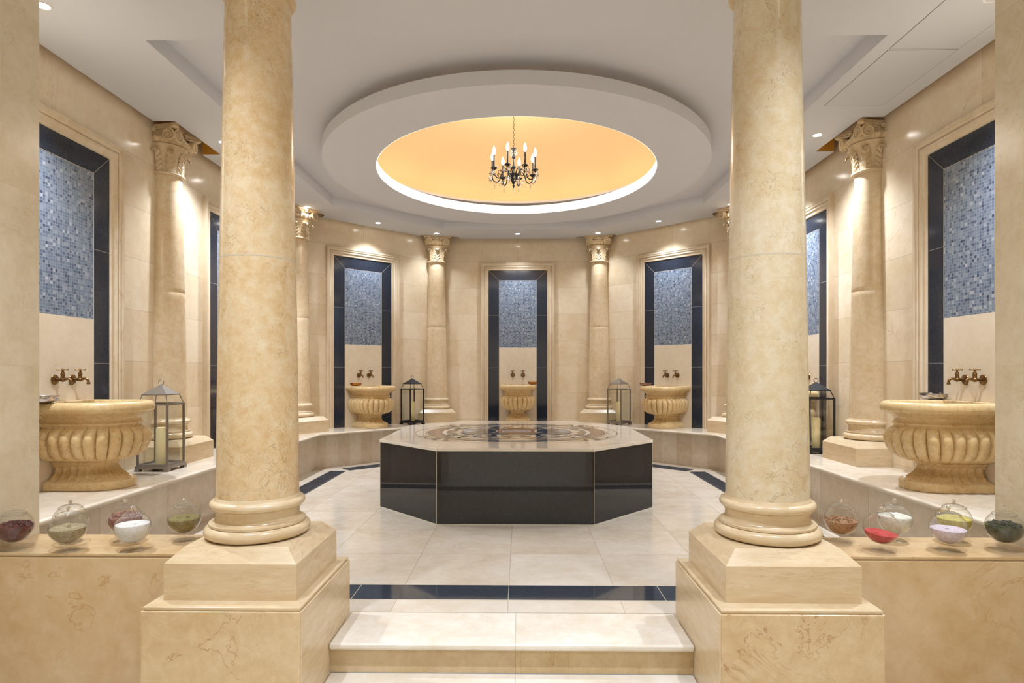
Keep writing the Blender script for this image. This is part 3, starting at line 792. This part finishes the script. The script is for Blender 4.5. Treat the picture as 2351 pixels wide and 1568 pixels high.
# ------------------------------------------------------------------ niches
def sweep_frame(bm, hw, zt, z0, prof):
    """prof: list of (inset from outer edge, projection); path up, across, down; local front = -y"""
    rows = []
    for ins, pr in prof:
        a = hw-ins; tt = zt-ins
        rows.append([bm.verts.new(v) for v in ((-a, -pr, z0), (-a, -pr, tt), (a, -pr, tt), (a, -pr, z0))])
    for A, B in zip(rows, rows[1:]):
        for i in range(3): bm.faces.new((A[i], A[i+1], B[i+1], B[i]))
def make_niche(label, loc, rotz):
    t = thing('wall_niche', label, 'wall niche', loc, rotz, 'mosaic niches round the hall wall')
    zt = 3.113; z0 = LZ+.0005
    bm = bmesh.new()
    pr = [(0, 0), (0, .048), (.004, .052), (.022, .052), (.024, .046), (.028, .046)]
    pr += [(.028+.024*math.sin(a), .046-.016*(1-math.cos(a))) for a in [PI/2*i/5 for i in range(1, 6)]]
    pr += [(.056, .026), (.060, .034), (.068, .038), (.078, .036), (.084, .026), (.090, .022), (.118, .020), (.122, .016), (.124, 0)]
    sweep_frame(bm, .614, zt, z0, pr); finish('stone_frame', bm, M['frame'], t, smooth=40)
    uv = lambda v: (v.x, v.z)
    bm = bmesh.new()
    a0, a1 = .492, .313; zt0, zt1 = 2.992, 2.823
    q = lambda P: bm.faces.new([bm.verts.new((x, -.006, z)) for x, z in P])
    for s in (-1, 1): q([(s*a0, z0), (s*a1, z0), (s*a1, zt1), (s*a0, zt0)])
    q([(-a0, zt0), (-a1, zt1), (a1, zt1), (a0, zt0)])
    finish('granite_border', bm, M['granite_blue'], t, uvfn=uv)
    bm = bmesh.new()
    for s in (-1, 1): tube(bm, [(s*a0, -.0062, zt0), (s*a1, -.0062, zt1)], .0013, 6)
    for s in (-1, 1): box(bm, s*a1-.0012, s*a1+.0012, -.007, -.002, z0, zt1)
    box(bm, -a1, a1, -.007, -.002, zt1-.0012, zt1+.0012)
    finish('joint', bm, M['joint'], t)
    bm = bmesh.new(); box(bm, -a1, a1, -.005, 0, 1.70, zt1); finish('mosaic_panel', bm, M['mosaic'], t, uvfn=uv)
    bm = bmesh.new(); box(bm, -a1, a1, -.008, 0, z0, 1.70); finish('stone_panel', bm, M['panel'], t)
    return t
# frames (position of wall point, rotation so that local -y faces into the room)
NI = [('back', (0, YB, 0), 0), ('bl', (-2.324, 9.166, 0), R_(45)), ('br', (2.324, 9.166, 0), R_(-45)),
      ('l2', (-WX, N2Y, 0), R_(90)), ('r2', (WX, N2Y, 0), R_(-90)), ('l3', (-WX, N3Y, 0), R_(90)), ('r3', (WX, N3Y, 0), R_(-90))]
where = {'back': 'in the middle of the back wall', 'bl': 'on the back left diagonal wall', 'br': 'on the back right diagonal wall',
         'l2': 'on the left wall, mostly hidden behind the big left column', 'r2': 'on the right wall, partly hidden behind the big right column',
         'l3': 'on the near left wall, cut by the entrance wall', 'r3': 'on the near right wall, cut by the entrance wall'}
n0 = None
for key, loc, rz in NI:
    lab = 'blue mosaic niche '+where[key]
    if n0 is None: n0 = make_niche(lab, loc, rz)
    else: dup(n0, loc, rz, lab)
def loc_in(key, x, out, z):
    for k, l, rz in NI:
        if k == key:
            v = Matrix.Rotation(rz, 3, 'Z') @ Vector((x, -out, 0)); return Vector((l[0]+v.x, l[1]+v.y, z)), rz

# ------------------------------------------------------------------ basins
def make_basin(label, loc, rotz):
    t = thing('marble_basin', label, 'basin', loc, rotz, 'fluted marble basins on the ledge')
    C0 = .305; NL = 18; PER = 16; S_ = NL*PER
    R0 = .27; L = 2*C0+PI*R0
    def outline(Rr, cshift, disp):
        pts = []
        for i in range(S_+1):
            s = i/S_*L; d_ = disp(i/S_)
            r = Rr+d_; c = C0+cshift
            if s < C0: pts.append((-r, -(s/C0)*c))
            elif s < C0+PI*R0:
                a = (s-C0)/R0; pts.append((-r*math.cos(a), -c-r*math.sin(a)))
            else: pts.append((r, -c*(L-s)/C0))
        return pts
    none = lambda u: 0
    def lobe(a): return lambda u: a*(math.sqrt(max(0, 1-(2*((u*NL) % 1)-1)**2))-.6)
    def flute(a): return lambda u: -a*abs(math.cos(PI*u*NL*4/3))**.8
    rows = [(.0, 0, -.01, none), (.192, 0, -.01, none), (.197, .004, -.01, none), (.197, .052, -.01, none), (.193, .058, -.01, none), (.186, .062, -.01, flute(.004))]
    for i in range(1, 10):
        u = i/9; rows.append((.180-.070*math.sin(u*PI/2)**.75, .066+.092*u**1.15, -.01-.03*u, flute(.024*math.sin(PI*min(1,u+.06))**.5+.001)))
    rows += [(.108, .163, -.04, none), (.108, .170, -.04, none), (.120, .174, -.035, none), (.126, .184, -.03, none), (.122, .192, -.025, none)]
    for i in range(1, 17):
        u = i/17; ang = -PI/2*.92+u*(PI/2*.92+PI*.36)
        r = .128+.142*math.cos(ang)**.85 if math.cos(ang) > 0 else .14
        z = .352+.155*math.sin(ang) if ang < 0 else .352+.088*math.sin(ang)/math.sin(PI*.36)
        rows.append((r, z, -.02*(1-min(1, u*1.6)), lobe(.036*min(1, (math.sin(PI*min(u*1.03, .999))*1.6))**.8)))
    rows += [(.222, .449, 0, none), (.227, .454, 0, none), (.228, .461, 0, none), (.221, .467, 0, none), (.215, .474, 0, none),
             (.215, .490, 0, none), (.226, .508, 0, none), (.250, .522, 0, none), (.268, .532, 0, none), (.288, .536, 0, none), (.298, .541, 0, none),
             (.304, .552, 0, none), (.305, .568, 0, none), (.302, .586, 0, none), (.294, .600, 0, none), (.282, .607, 0, none), (.262, .609, 0, none),
             (.252, .606, 0, none), (.246, .598, 0, none), (.238, .56, 0, none), (.20, .50, 0, none), (.08, .47, 0, none), (.001, .468, 0, none)]
    bm = bmesh.new(); prev = None
    for r, z, cs, dp in rows:
        ring = [bm.verts.new((x, y, z)) for x, y in outline(max(r, .0005), cs, dp if r > .01 else none)]
        if prev:
            for i in range(S_): bm.faces.new((prev[i], prev[i+1], ring[i+1], ring[i]))
        prev = ring
    bmesh.ops.remove_doubles(bm, verts=bm.verts, dist=.00002)
    # back closing wall + back rim slab
    finish('bowl', bm, M['basin'], t, smooth=42)
    bm = bmesh.new(); box(bm, -.262, .262, -.045, -.001, .50, .609); 
    bevel(finish('back_rim', bm, M['basin'], t), .004, 2)
    bm = bmesh.new(); P = outline(.240, 0, none); f = bm.faces.new([bm.verts.new((x, y, .572)) for x, y in P])
    finish('water', bm, M['water'], t)
    return t
blab = {'back': 'fluted marble basin in the middle niche of the back wall', 'bl': 'fluted marble basin in the back left diagonal niche',
        'br': 'fluted marble basin in the back right diagonal niche', 'l2': 'fluted marble basin on the left wall, hidden behind the big left column',
        'r2': 'fluted marble basin on the right wall, hidden behind the big right column',
        'l3': 'golden fluted marble basin at the near left, flower petals in it', 'r3': 'golden fluted marble basin at the near right, silver bowl on its rim'}
b0 = None
for key, _, _ in NI:
    off = .012
    p, rz = loc_in(key, 0, off, LZ)
    if b0 is None: b0 = make_basin(blab[key], p, rz)
    else: dup(b0, p, rz, blab[key])

# ------------------------------------------------------------------ taps
def make_tap(label, loc, rotz):
    t = thing('wall_tap', label, 'tap', loc, rotz, 'antique brass taps over the basins')
    bm = bmesh.new(); lathe(bm, [(.034, 0), (.036, -.003), (.034, -.008), (.022, -.011), (.016, -.014), (.0, -.014)], 28, axis='y', cap=False)
    finish('wall_plate', bm, M['bronze'], t, smooth=40)
    bm = bmesh.new()
    tube(bm, [(0, -.005, 0), (0, -.03, 0), (0, -.045, 0)], [.010, .010, .012], 14)
    ball(bm, (0, -.06, 0), .018, 16, .9)
    pts = [(0, -.06, 0), (0, -.078, .003), (0, -.094, .006), (0, -.108, .003), (0, -.118, -.008), (0, -.121, -.022)]
    pts = cr(pts, 3); tube(bm, pts, [.012-.0035*min(1, i_/6) for i_ in range(len(pts))], 14)
    lathe(bm, [(.009, -.020), (.012, -.022), (.0125, -.034), (.009, -.036), (0, -.036)], 16, 0, -.121, 0)
    finish('spout', bm, M['bronze'], t, smooth=40)
    bm = bmesh.new()
    lathe(bm, [(.012, .008), (.014, .018), (.0125, .022), (.0125, .03), (.015, .034), (.011, .05), (.008, .058), (.006, .064)], 16, 0, -.06, 0)
    finish('valve_body', bm, M['bronze'], t, smooth=40)
    bm = bmesh.new()
    ball(bm, (0, -.06, .071), .011, 12, .7)
    for i in range(4):
        a = PI/2*i+.5; c, s = math.cos(a), math.sin(a)
        tube(bm, [(0, -.06, .070), (.018*c, -.06+.018*s, .070), (.026*c, -.06+.026*s, .070), (.032*c, -.06+.032*s, .070), (.036*c, -.06+.036*s, .070)], [.005, .004, .0055, .0065, .003], 10)
    finish('cross_handle', bm, M['bronze'], t, smooth=40)
    return t
tp0 = None
tw = {'back': 'in the middle niche', 'bl': 'in the back left diagonal niche', 'br': 'in the back right diagonal niche', 'l2': 'in the niche hidden behind the big left column',
      'r2': 'in the niche right of the big right column', 'l3': 'over the near left basin', 'r3': 'over the near right basin'}
for key, _, _ in NI:
    for s in (-1, 1):
        p, rz = loc_in(key, s*.085-.0, .008, 1.243)
        side = 'left' if s < 0 else 'right'
        lab = '%s of the two brass wall taps %s' % (side, tw[key])
        if tp0 is None: tp0 = make_tap(lab, p, rz)
        else: dup(tp0, p, rz, lab)

# ------------------------------------------------------------------ metal bowls on basin rims
def bowl_obj(label, p, r, h, mat, group='metal bowls on the basin rims'):
    bm = bmesh.new(); N = 8; pr = [(0, 0), (r*.6, 0), (r*.66, .004)]
    pr += [(r*(.66+.34*math.sin(PI/2*i/N)), .004+(h-.004)*(1-math.cos(PI/2*i/N))) for i in range(1, N+1)]
    pr += [(r*1.04, h), (r*1.04, h+.003), (r*.98, h+.003)]
    pr += [(r*(.62+.34*math.sin(PI/2*i/N)), .007+(h-.006)*(1-math.cos(PI/2*i/N))) for i in range(N, 0, -1)]+[(0, .006)]
    lathe(bm, pr, 40, cap=False)
    o = finish('metal_bowl', bm, mat, smooth=40, loc=p); tag(o, label, 'bowl', group); return o
RT = LZ+.6095
p = at(97, 925, RT); bowl_obj('silver metal bowl standing on the rim of the near left basin', p, .095, .045, M['silver'])
p = at(2151, 917, RT); bowl_obj('silver metal bowl standing on the rim of the near right basin', p+Vector((.0, .03, 0)), .098, .043, M['silver'])
p, _ = loc_in('bl', -.20, .13, RT); bowl_obj('brass metal bowl on the basin rim of the back left niche', p, .085, .04, M['copper'])
p, _ = loc_in('br', -.20, .42, RT); bowl_obj('pinkish metal bowl on the basin rim of the back right niche', p, .085, .04, plain('rosy_metal', srgb(170, 130, 118), .25, .9))
p, _ = loc_in('back', .245, .16, RT); bowl_obj('copper metal bowl on the basin rim of the middle niche', p, .078, .04, M['copper'])

# petals in the near left basin
pm = [plain('magenta_petal', srgb(190, 30, 110), .6), plain('white_petal', srgb(235, 228, 222), .6), plain('lilac_petal', srgb(205, 170, 205), .6)]
def petal(label, p, k, s=1.0, rz=0.0):
    bm = bmesh.new(); N = 10; c = bm.verts.new((0, 0, .006)); ring = []
    for i in range(N):
        a = 2*PI*i/N; r = .022*s*(1+.25*math.cos(a)); ring.append(bm.verts.new((r*math.cos(a), r*.75*math.sin(a), .004+.010*s*math.cos(2*a)**2)))
    for i in range(N): bm.faces.new((c, ring[i], ring[(i+1) % N]))
    bmesh.ops.solidify(bm, geom=bm.faces, thickness=.001)
    o = finish('flower_petal', bm, pm[k], smooth=60, loc=p, rotz=rz); tag(o, label, 'petal', 'flower petals in the near left basin')
for lab, x, out, k, s in (('magenta flower petal floating near the middle of the near left basin', .02, .34, 0, 1.5), ('magenta flower petal beside the silver bowl in the near left basin', -.20, .30, 0, 1.2),
                          ('lilac flower petal at the room side of the near left basin', .05, .50, 2, 1.5), ('white flower petal beside the magenta one in the near left basin', -.1, .30, 1, 1.8),
                          ('white flower petal close to the taps in the near left basin', .04, .20, 1, 1.8)):
    p, rz = loc_in('l3', x, out, LZ+.577 if k != 2 else LZ+.577); petal(lab, p, k, s, random.random()*3)

# ------------------------------------------------------------------ lanterns
def make_lantern(label, loc, rotz, mat):
    t = thing('candle_lantern', label, 'lantern', loc, rotz, 'glass candle lanterns on the ledge')
    h = .13; z0 = .045; z1 = .555
    bm = bmesh.new()
    box(bm, -h-.008, h+.008, -h-.008, h+.008, .022, .045)
    for sx in (-1, 1):
        for sy in (-1, 1):
            box(bm, *sorted((sx*(h+.010), sx*(h-.03))), *sorted((sy*(h+.010), sy*(h-.03))), 0, .022)
    finish('base', bm, mat, t)
    bm = bmesh.new(); p = .0075
    for sx in (-1, 1):
        for sy in (-1, 1): box(bm, sx*(h-p)-p, sx*(h-p)+p, sy*(h-p)-p, sy*(h-p)+p, z0, z1)
    for z in (z0, z1-.014):
        for s in (-1, 1):
            box(bm, -h+2*p, h-2*p, s*(h-p)-p, s*(h-p)+p, z, z+.014); box(bm, s*(h-p)-p, s*(h-p)+p, -h+2*p, h-2*p, z, z+.014)
    r = .098; zr = .628
    for sx in (-1, 1):
        for sy in (-1, 1): tube(bm, [(sx*(h-p), sy*(h-p), z1-.003), (sx*r, sy*r, zr)], .004, 6)
    finish('frame', bm, mat, t)
    bm = bmesh.new()
    prism(bm, [(-r-.006, -r-.006), (r+.006, -r-.006), (r+.006, r+.006), (-r-.006, r+.006)], zr-.004, zr+.004)
    prism(bm, [(-r-.004, -r-.004), (r+.004, -r-.004), (r+.004, r+.004), (-r-.004, r+.004)], zr+.004, zr+.082, top=[(-.006, -.006), (.006, -.006), (.006, .006), (-.006, .006)])
    finish('roof', bm, mat, t)
    bm = bmesh.new(); tube(bm, [(.022*math.cos(a), 0, zr+.103+.022*math.sin(a)) for a in [2*PI*i/20 for i in range(20)]], .0028, 6, closed=True)
    finish('ring_handle', bm, mat, t, smooth=60)
    for i in range(4):
        bm = bmesh.new()
        vs = [bm.verts.new((x, -h+p, z)) for x, z in ((-h+2*p, z0+.014), (h-2*p, z0+.014), (h-2*p, z1-.014), (-h+2*p, z1-.014))]; bm.faces.new(vs)
        bmesh.ops.rotate(bm, verts=bm.verts, matrix=Matrix.Rotation(PI/2*i, 3, 'Z'))
        finish('glass_pane', bm, M['pane'], t)
    bm = bmesh.new()
    lathe(bm, [(0, .046), (.038, .046), (.040, .05), (.040, .34), (.036, .352), (.03, .350), (.012, .342), (0, .341)], 32, cap=False, fn=lambda a, z, r: .0015*math.sin(a*2+z*9))
    c = finish('pillar_candle', bm, M['candle'], t, smooth=40)
    bm = bmesh.new(); tube(bm, [(0, 0, .338), (.002, 0, .352)], .0015, 6); finish('wick', bm, M['wick'], c)
    return t
swapm = {M['black']: M['pewter']}
l0 = make_lantern('black candle lantern on the back left ledge, beside a column', (-1.645, 9.50, LZ), R_(45), M['black'])
dup(l0, (1.575, 9.50, LZ), R_(-45), 'pewter candle lantern on the back right ledge, beside a column', swap=swapm)
dup(l0, (-2.97, 5.075, LZ), R_(0), 'pewter candle lantern on the left ledge, beside the near left basin', swap=swapm)
dup(l0, (3.045, 6.235, LZ), R_(0), 'black candle lantern on the right ledge, against the big right column')

# ------------------------------------------------------------------ jars
CZ = CAMZ-.859
JR = .079
def make_jar(label, px, py, fill, fmat, rough_top=.006, tilt=0.0, lumps=False):
    p = at(px, py, CZ)
    t = thing('glass_jar', label, 'jar', p, random.random()*6, 'round footed glass jars on the low walls')
    zc = .036+JR*.95
    bm = bmesh.new()
    lathe(bm, [(0, .002), (.050, .001), (.0525, .003), (.050, .005), (.02, .009), (.009, .014), (.0075, .022), (.009, .030), (.014, .036), (0, .0375)], 40, cap=False)
    finish('foot', bm, M['glass_foot'], t, smooth=50)
    th_open = math.radians(38)     # opening angle from the top
    bm = bmesh.new(); pr = []
    for i in range(30):
        a = PI-(PI-th_open)*i/29; pr.append((max(JR*math.sin(a), .0), zc+JR*.96*math.cos(a)))
    pr[0] = (0, pr[0][1]); rl, zl = pr[-1]
    pr += [(rl+.002, zl+.002)]
    lathe(bm, pr, 48, cap=False); finish('bowl', bm, M['glass'], t, smooth=60)
    bm = bmesh.new(); pr = [(rl-.004, zl-.004), (rl+.003, zl+.001), (rl+.004, zl+.004)]
    for i in range(1, 11):
        a = th_open*(1-i/10); pr.append((max((JR+.003)*math.sin(a)*1.02, 0), zc+JR*.96*math.cos(a)+.005))
    pr[-1] = (0, pr[-1][1]); zt = pr[-1][1]
    lathe(bm, pr, 48, cap=False); ld = finish('lid', bm, M['glass'], t, smooth=60)
    bm = bmesh.new(); lathe(bm, [(.006, zt-.002), (.0045, zt+.003), (.007, zt+.007), (.0095, zt+.013), (.007, zt+.020), (0, zt+.0225)], 20); finish('knob', bm, M['crystal'], ld, smooth=60)
    if fill <= 0: return t
    # contents
    Rf = JR-.004; seg = 40; bm = bmesh.new(); rnd = random.Random(int(px))
    zf = zc-Rf*.96+2*Rf*.96*fill
    rows = []; amax = math.acos(max(-1, min(1, (zf-zc)/(Rf*.96))))
    N = 14
    bot = bm.verts.new((0, 0, zc-Rf*.96))
    for i in range(1, N+1):
        a = PI-(PI-amax)*i/N
        rows.append([bm.verts.new((Rf*math.sin(a)*math.cos(2*PI*k/seg), Rf*math.sin(a)*math.sin(2*PI*k/seg), zc+Rf*.96*math.cos(a)+(tilt*Rf*math.sin(a)*math.cos(2*PI*k/seg) if i == N else 0))) for k in range(seg)])
    rt = Rf*math.sin(amax)
    K = 10
    ph = [rnd.random()*6 for _ in range(6)]
    for i in range(1, K):
        u = 1-i/K; row = []
        for k in range(seg):
            a = 2*PI*k/seg; x, y = rt*u*math.cos(a), rt*u*math.sin(a)
            hgt = rough_top*(1-u*u)*1.5+tilt*x
            amp = rough_top*.5
            hgt += amp*(math.sin(x*90+ph[0])*math.sin(y*80+ph[1])+.7*math.sin(x*210+ph[2])*math.sin(y*190+ph[3]))*(1-u**4)
            row.append(bm.verts.new((x, y, zf+hgt)))
        rows.append(row)
    top = bm.verts.new((0, 0, zf+rough_top*1.5))
    for k in range(seg): bm.faces.new((bot, rows[0][k], rows[0][(k+1) % seg]))
    for A, B in zip(rows, rows[1:]):
        for k in range(seg): bm.faces.new((A[k], A[(k+1) % seg], B[(k+1) % seg], B[k]))
    for k in range(seg): bm.faces.new((top, rows[-1][(k+1) % seg], rows[-1][k]))
    if lumps:
        for _ in range(150):
            u = math.sqrt(rnd.random())*.93; a = rnd.random()*2*PI; r_ = rnd.uniform(.0045, .009)*lumps
            x, y = rt*u*math.cos(a)*.95, rt*u*math.sin(a)*.95; z_ = zf+rough_top*(1-u*u)*1.5+rnd.uniform(-.004, .004)
            M4 = Matrix.Translation((x, y, z_)) @ Matrix.Rotation(rnd.random()*6, 4, (rnd.random(), rnd.random(), 1)) @ Matrix.Diagonal((r_*rnd.uniform(.8, 1.4), r_*rnd.uniform(.6, 1), r_*rnd.uniform(.6, 1), 1))
            bmesh.ops.create_icosphere(bm, subdivisions=1, radius=1, matrix=M4)
    finish('contents', bm, fmat, t, smooth=(35 if lumps else 60))
    return t
g = grain
make_jar('glass jar of dark reddish brown chunks, leftmost on the left low wall', 33, 1261.5, .52, g('dark_red_chunks', srgb(58, 24, 22), srgb(120, 52, 46), 50, .5), .011, lumps=1.2)
make_jar('glass jar of pale green tan powder, second from the left in the front row', 156, 1264.5, .50, g('green_tan_powder', srgb(138, 118, 84), srgb(176, 160, 124), 90), .010)
make_jar('clear glass jar with pale contents behind the green tan powder jar', 162, 1244, .12, g('pale_powder', srgb(190, 180, 160), srgb(212, 204, 188)), .003)
make_jar('glass jar of reddish brown dried petals, behind the white salt jar', 288, 1241.5, .60, g('dried_petals', srgb(110, 62, 50), srgb(176, 128, 110), 45, .8), .010, lumps=1.1)
make_jar('glass jar of white salt, in front on the left low wall', 304.5, 1263.5, .62, g('white_salt', srgb(206, 200, 192), srgb(236, 232, 226), 150), .004)
make_jar('glass jar of olive green powder beside the big left column', 423, 1239.5, .50, g('olive_powder', srgb(112, 98, 50), srgb(150, 136, 84), 70), .009)
make_jar('glass jar of crumbly brown sugar beside the big right column', 1930.5, 1243, .48, g('brown_sugar', srgb(140, 96, 62), srgb(190, 146, 106), 80), .008, lumps=.75)
make_jar('glass jar of bright red powder on the right low wall', 2023.5, 1264.7, .34, g('red_powder', srgb(170, 44, 42), srgb(196, 62, 58), 60), .002, tilt=.12)
make_jar('glass jar of off-white powder behind the red powder jar', 2054, 1241, .60, g('offwhite_powder', srgb(206, 200, 182), srgb(232, 228, 214), 60), .008)
make_jar('glass jar of pale lilac powder on the right low wall', 2177, 1264, .46, g('lilac_powder', srgb(190, 172, 176), srgb(220, 204, 212), 80), .006)
make_jar('glass jar of yellow powder behind the pale lilac jar', 2190, 1243, .55, g('yellow_powder', srgb(178, 160, 62), srgb(212, 196, 104), 60), .008)
make_jar('glass jar of dark green leaves, rightmost on the right low wall', 2306, 1263, .55, g('dark_green_leaves', srgb(34, 36, 22), srgb(84, 86, 60), 45, .3), .010, lumps=1.2)

# ------------------------------------------------------------------ chandelier
t = thing('chandelier', 'small black eight-arm chandelier with crystal drops hanging in the dome', 'chandelier', (-.03, CY, 0))
zt_dome = UC+.64
bm = bmesh.new()
lathe(bm, [(0, 3.277), (.004, 3.285), (.014, 3.31), (.004, 3.325), (.018, 3.34), (.03, 3.375), (.062, 3.42), (.066, 3.43), (.03, 3.435), (.012, 3.45), (.01, 3.49),
           (.022, 3.50), (.024, 3.52), (.010, 3.535), (.008, 3.60), (.02, 3.61), (.022, 3.63), (.008, 3.645), (.008, 3.68), (.03, 3.70), (.034, 3.71), (.008, 3.715), (.004, 3.73), (0, 3.73)], 24, cap=False)
finish('centre_stem', bm, M['black'], t, smooth=50)
bm = bmesh.new(); z = 3.735; i = 0
while z < zt_dome-.02:
    P = [(.008*math.cos(a), 0, z+.016*math.sin(a)) if i % 2 else (0, .008*math.cos(a), z+.016*math.sin(a)) for a in [2*PI*k/12 for k in range(12)]]
    tube(bm, P, .0022, 5, closed=True); z += .026; i += 1
finish('chain', bm, M['black'], t)
bm = bmesh.new(); lathe(bm, [(.05, zt_dome-.03), (.055, zt_dome-.02), (.055, zt_dome+.01)], 24); finish('ceiling_rose', bm, M['black'], t, smooth=40)
def drop(x, y, z, s, par):
    bm = bmesh.new(); tube(bm, [(x, y, z+.004), (x, y, z-.06*s)], .0012, 4)
    ball(bm, (x, y, z-.006*s), .005*s, 6)
    lathe(bm, [(0, z-.012*s), (.006*s, z-.024*s), (.011*s, z-.042*s), (.007*s, z-.052*s), (0, z-.056*s)], 6, x, y, cap=False)
    ball(bm, (x, y, z-.066*s), .009*s, 8)
    finish('crystal_drop', bm, M['crystal'], par)
for k in range(8):
    a = R_(-104.5+45*k)
    c, s = math.cos(a), math.sin(a)
    f = lambda r, z: (r*c, r*s, z)
    bm = bmesh.new()
    tube(bm, cr([f(.04, 3.42), f(.075, 3.47), f(.11, 3.475), f(.14, 3.44), f(.155, 3.39), f(.185, 3.365), f(.22, 3.378), f(.238, 3.41), f(.24, 3.445)]), .0058, 8)
    for q in (-1, 1): tube(bm, cr([f(.14, 3.44), (.165*c-q*.012*s, .165*s+q*.012*c, 3.455), (.18*c-q*.02*s, .18*s+q*.02*c, 3.44), (.17*c-q*.024*s, .17*s+q*.024*c, 3.425)]), .003, 6)
    tube(bm, [f(.235, 3.40), f(.26, 3.39), f(.275, 3.405), f(.27, 3.42)], [.004, .004, .003, .002], 6)
    lathe(bm, [(.004, 3.44), (.02, 3.45), (.036, 3.462), (.034, 3.466), (.012, 3.462), (.012, 3.48), (.010, 3.485)], 16, .24*c, .24*s, cap=False, fn=lambda aa, z, r: .004*math.sin(aa*8) if r > .03 else 0)
    arm = finish('arm', bm, M['black'], t, smooth=50)
    bm = bmesh.new(); lathe(bm, [(.0095, 3.48), (.0095, 3.60), (.006, 3.605)], 14, .24*c, .24*s); finish('candle_tube', bm, M['black'], arm, smooth=40)
    bm = bmesh.new(); lathe(bm, [(.006, 3.603), (.013, 3.62), (.017, 3.64), (.014, 3.66), (.006, 3.685), (0, 3.70)], 14, .24*c, .24*s, cap=False); finish('bulb', bm, M['bulb'], arm, smooth=60)
    for dd in (-1, 0, 1):
        a2 = a+dd*.12; drop((.262+.0*dd)*math.cos(a2), .262*math.sin(a2), 3.455-.0*dd, 1.15, arm)
    drop(.215*c, .215*s, 3.36, .9, arm)
    ld = bpy.data.lights.new('bulb_light', 'POINT'); ld.energy = BULB_W; ld.color = (1, .9, .75); ld.shadow_soft_size = .03
    lo = bpy.data.objects.new('bulb_light', ld); COL.objects.link(lo); lo.parent = t; lo.location = (.24*c, .24*s, 3.72)
for k in range(8):
    a = 2*PI*k/8+.2; drop(.062*math.cos(a), .062*math.sin(a), 3.425, 1.1, t)
drop(0, 0, 3.275, .8, t)
for k in range(6):
    a = 2*PI*k/6; drop(.034*math.cos(a), .034*math.sin(a), 3.70, .8, t)

# ------------------------------------------------------------------ downlights
def make_down(label, x, y, z=ZC, watt=SPOT_W, first=None):
    if first is None:
        t = thing('recessed_downlight', label, 'downlight', (x, y, z), 0, 'recessed downlights in the ceiling')
        bm = bmesh.new(); lathe(bm, [(.034, -.001), (.045, -.004), (.048, -.003), (.048, 0), (.034, 0)], 32, cap=False); finish('trim', bm, M['trimwhite'], t, smooth=40)
        bm = bmesh.new(); lathe(bm, [(0, -.0015), (.035, -.0015), (.035, -.0005), (0, -.0005)], 32, cap=False); finish('lens', bm, M['lens'], t)
    else: t = dup(first, (x, y, z), 0, label)
    ld = bpy.data.lights.new('downlight_lamp', 'SPOT'); ld.energy = watt*(.16 if 1.2 < abs(x) < 1.4 and y > 9 else .36 if y > 8.8 else .6 if 5.5 < y < 6 else .16 if y > 7.9 else 1); ld.color = LAMP_COL; ld.spot_size = R_(112); ld.spot_blend = 1.0; ld.shadow_soft_size = .035
    lo = bpy.data.objects.new('downlight_lamp', ld); COL.objects.link(lo); lo.location = (x, y, z-.02)
    return t
DL = [(-2.82, 3.62, 'near left corner of the hall ceiling'), (-2.80, 5.80, 'left side of the ceiling beside the big left column'), (-2.80, 8.10, 'back left ceiling corner by the hidden column'),
      (-2.06, 8.98, 'ceiling above the back left diagonal niche'), (-1.29, 9.68, 'ceiling in front of the column left of the central niche'), (0, 9.72, 'ceiling above the central back niche'),
      (1.27, 9.68, 'ceiling in front of the column right of the central niche'), (2.06, 8.93, 'ceiling above the back right diagonal niche'), (2.80, 8.03, 'back right ceiling corner beside the big right column'),
      (2.80, 5.70, 'right side of the ceiling beside the big right column'), (2.82, 3.62, 'near right corner of the hall ceiling'), (-2.80, 6.95, 'left ceiling edge, hidden behind the big left column'),
      (2.80, 6.90, 'right ceiling edge, hidden behind the big right column')]
d0 = None
for x, y, lab in DL:
    o = make_down('small round white downlight, '+lab, x, y, first=d0)
    if d0 is None: d0 = o
i = 0
names = ['left', 'middle', 'right']
for y, row in ((1.9, 'nearest the big columns'), (-.6, 'behind the camera'), (-2.2, 'at the far end')):  # unseen spots added over the entrance to give fill and bounce
    for j, x in enumerate((-1.5, 0, 1.5)):
        make_down('added entrance fill downlight, %s in the row %s' % (names[j], row), x, y, watt=LOBBY_FILL_W, first=d0)

# access hatches in the right soffit
for lab, y0, y1 in (('white ceiling access hatch above the near right niche', 4.20, 5.07), ('white ceiling access hatch nearest the right entrance wall', 3.32, 4.18)):
    t = thing('access_hatch', lab, 'ceiling hatch', (2.79, (y0+y1)/2, ZC))
    hw, hd = .235, (y1-y0)/2
    bm = bmesh.new(); box(bm, -hw, hw, -hd, hd, -.0022, -.0001); finish('hatch_panel', bm, M['hatch'], t)
    bm = bmesh.new(); box(bm, -hw-.004, hw+.004, -hd-.004, hd+.004, -.0012, -.00005); finish('seam', bm, M['seam'], t)
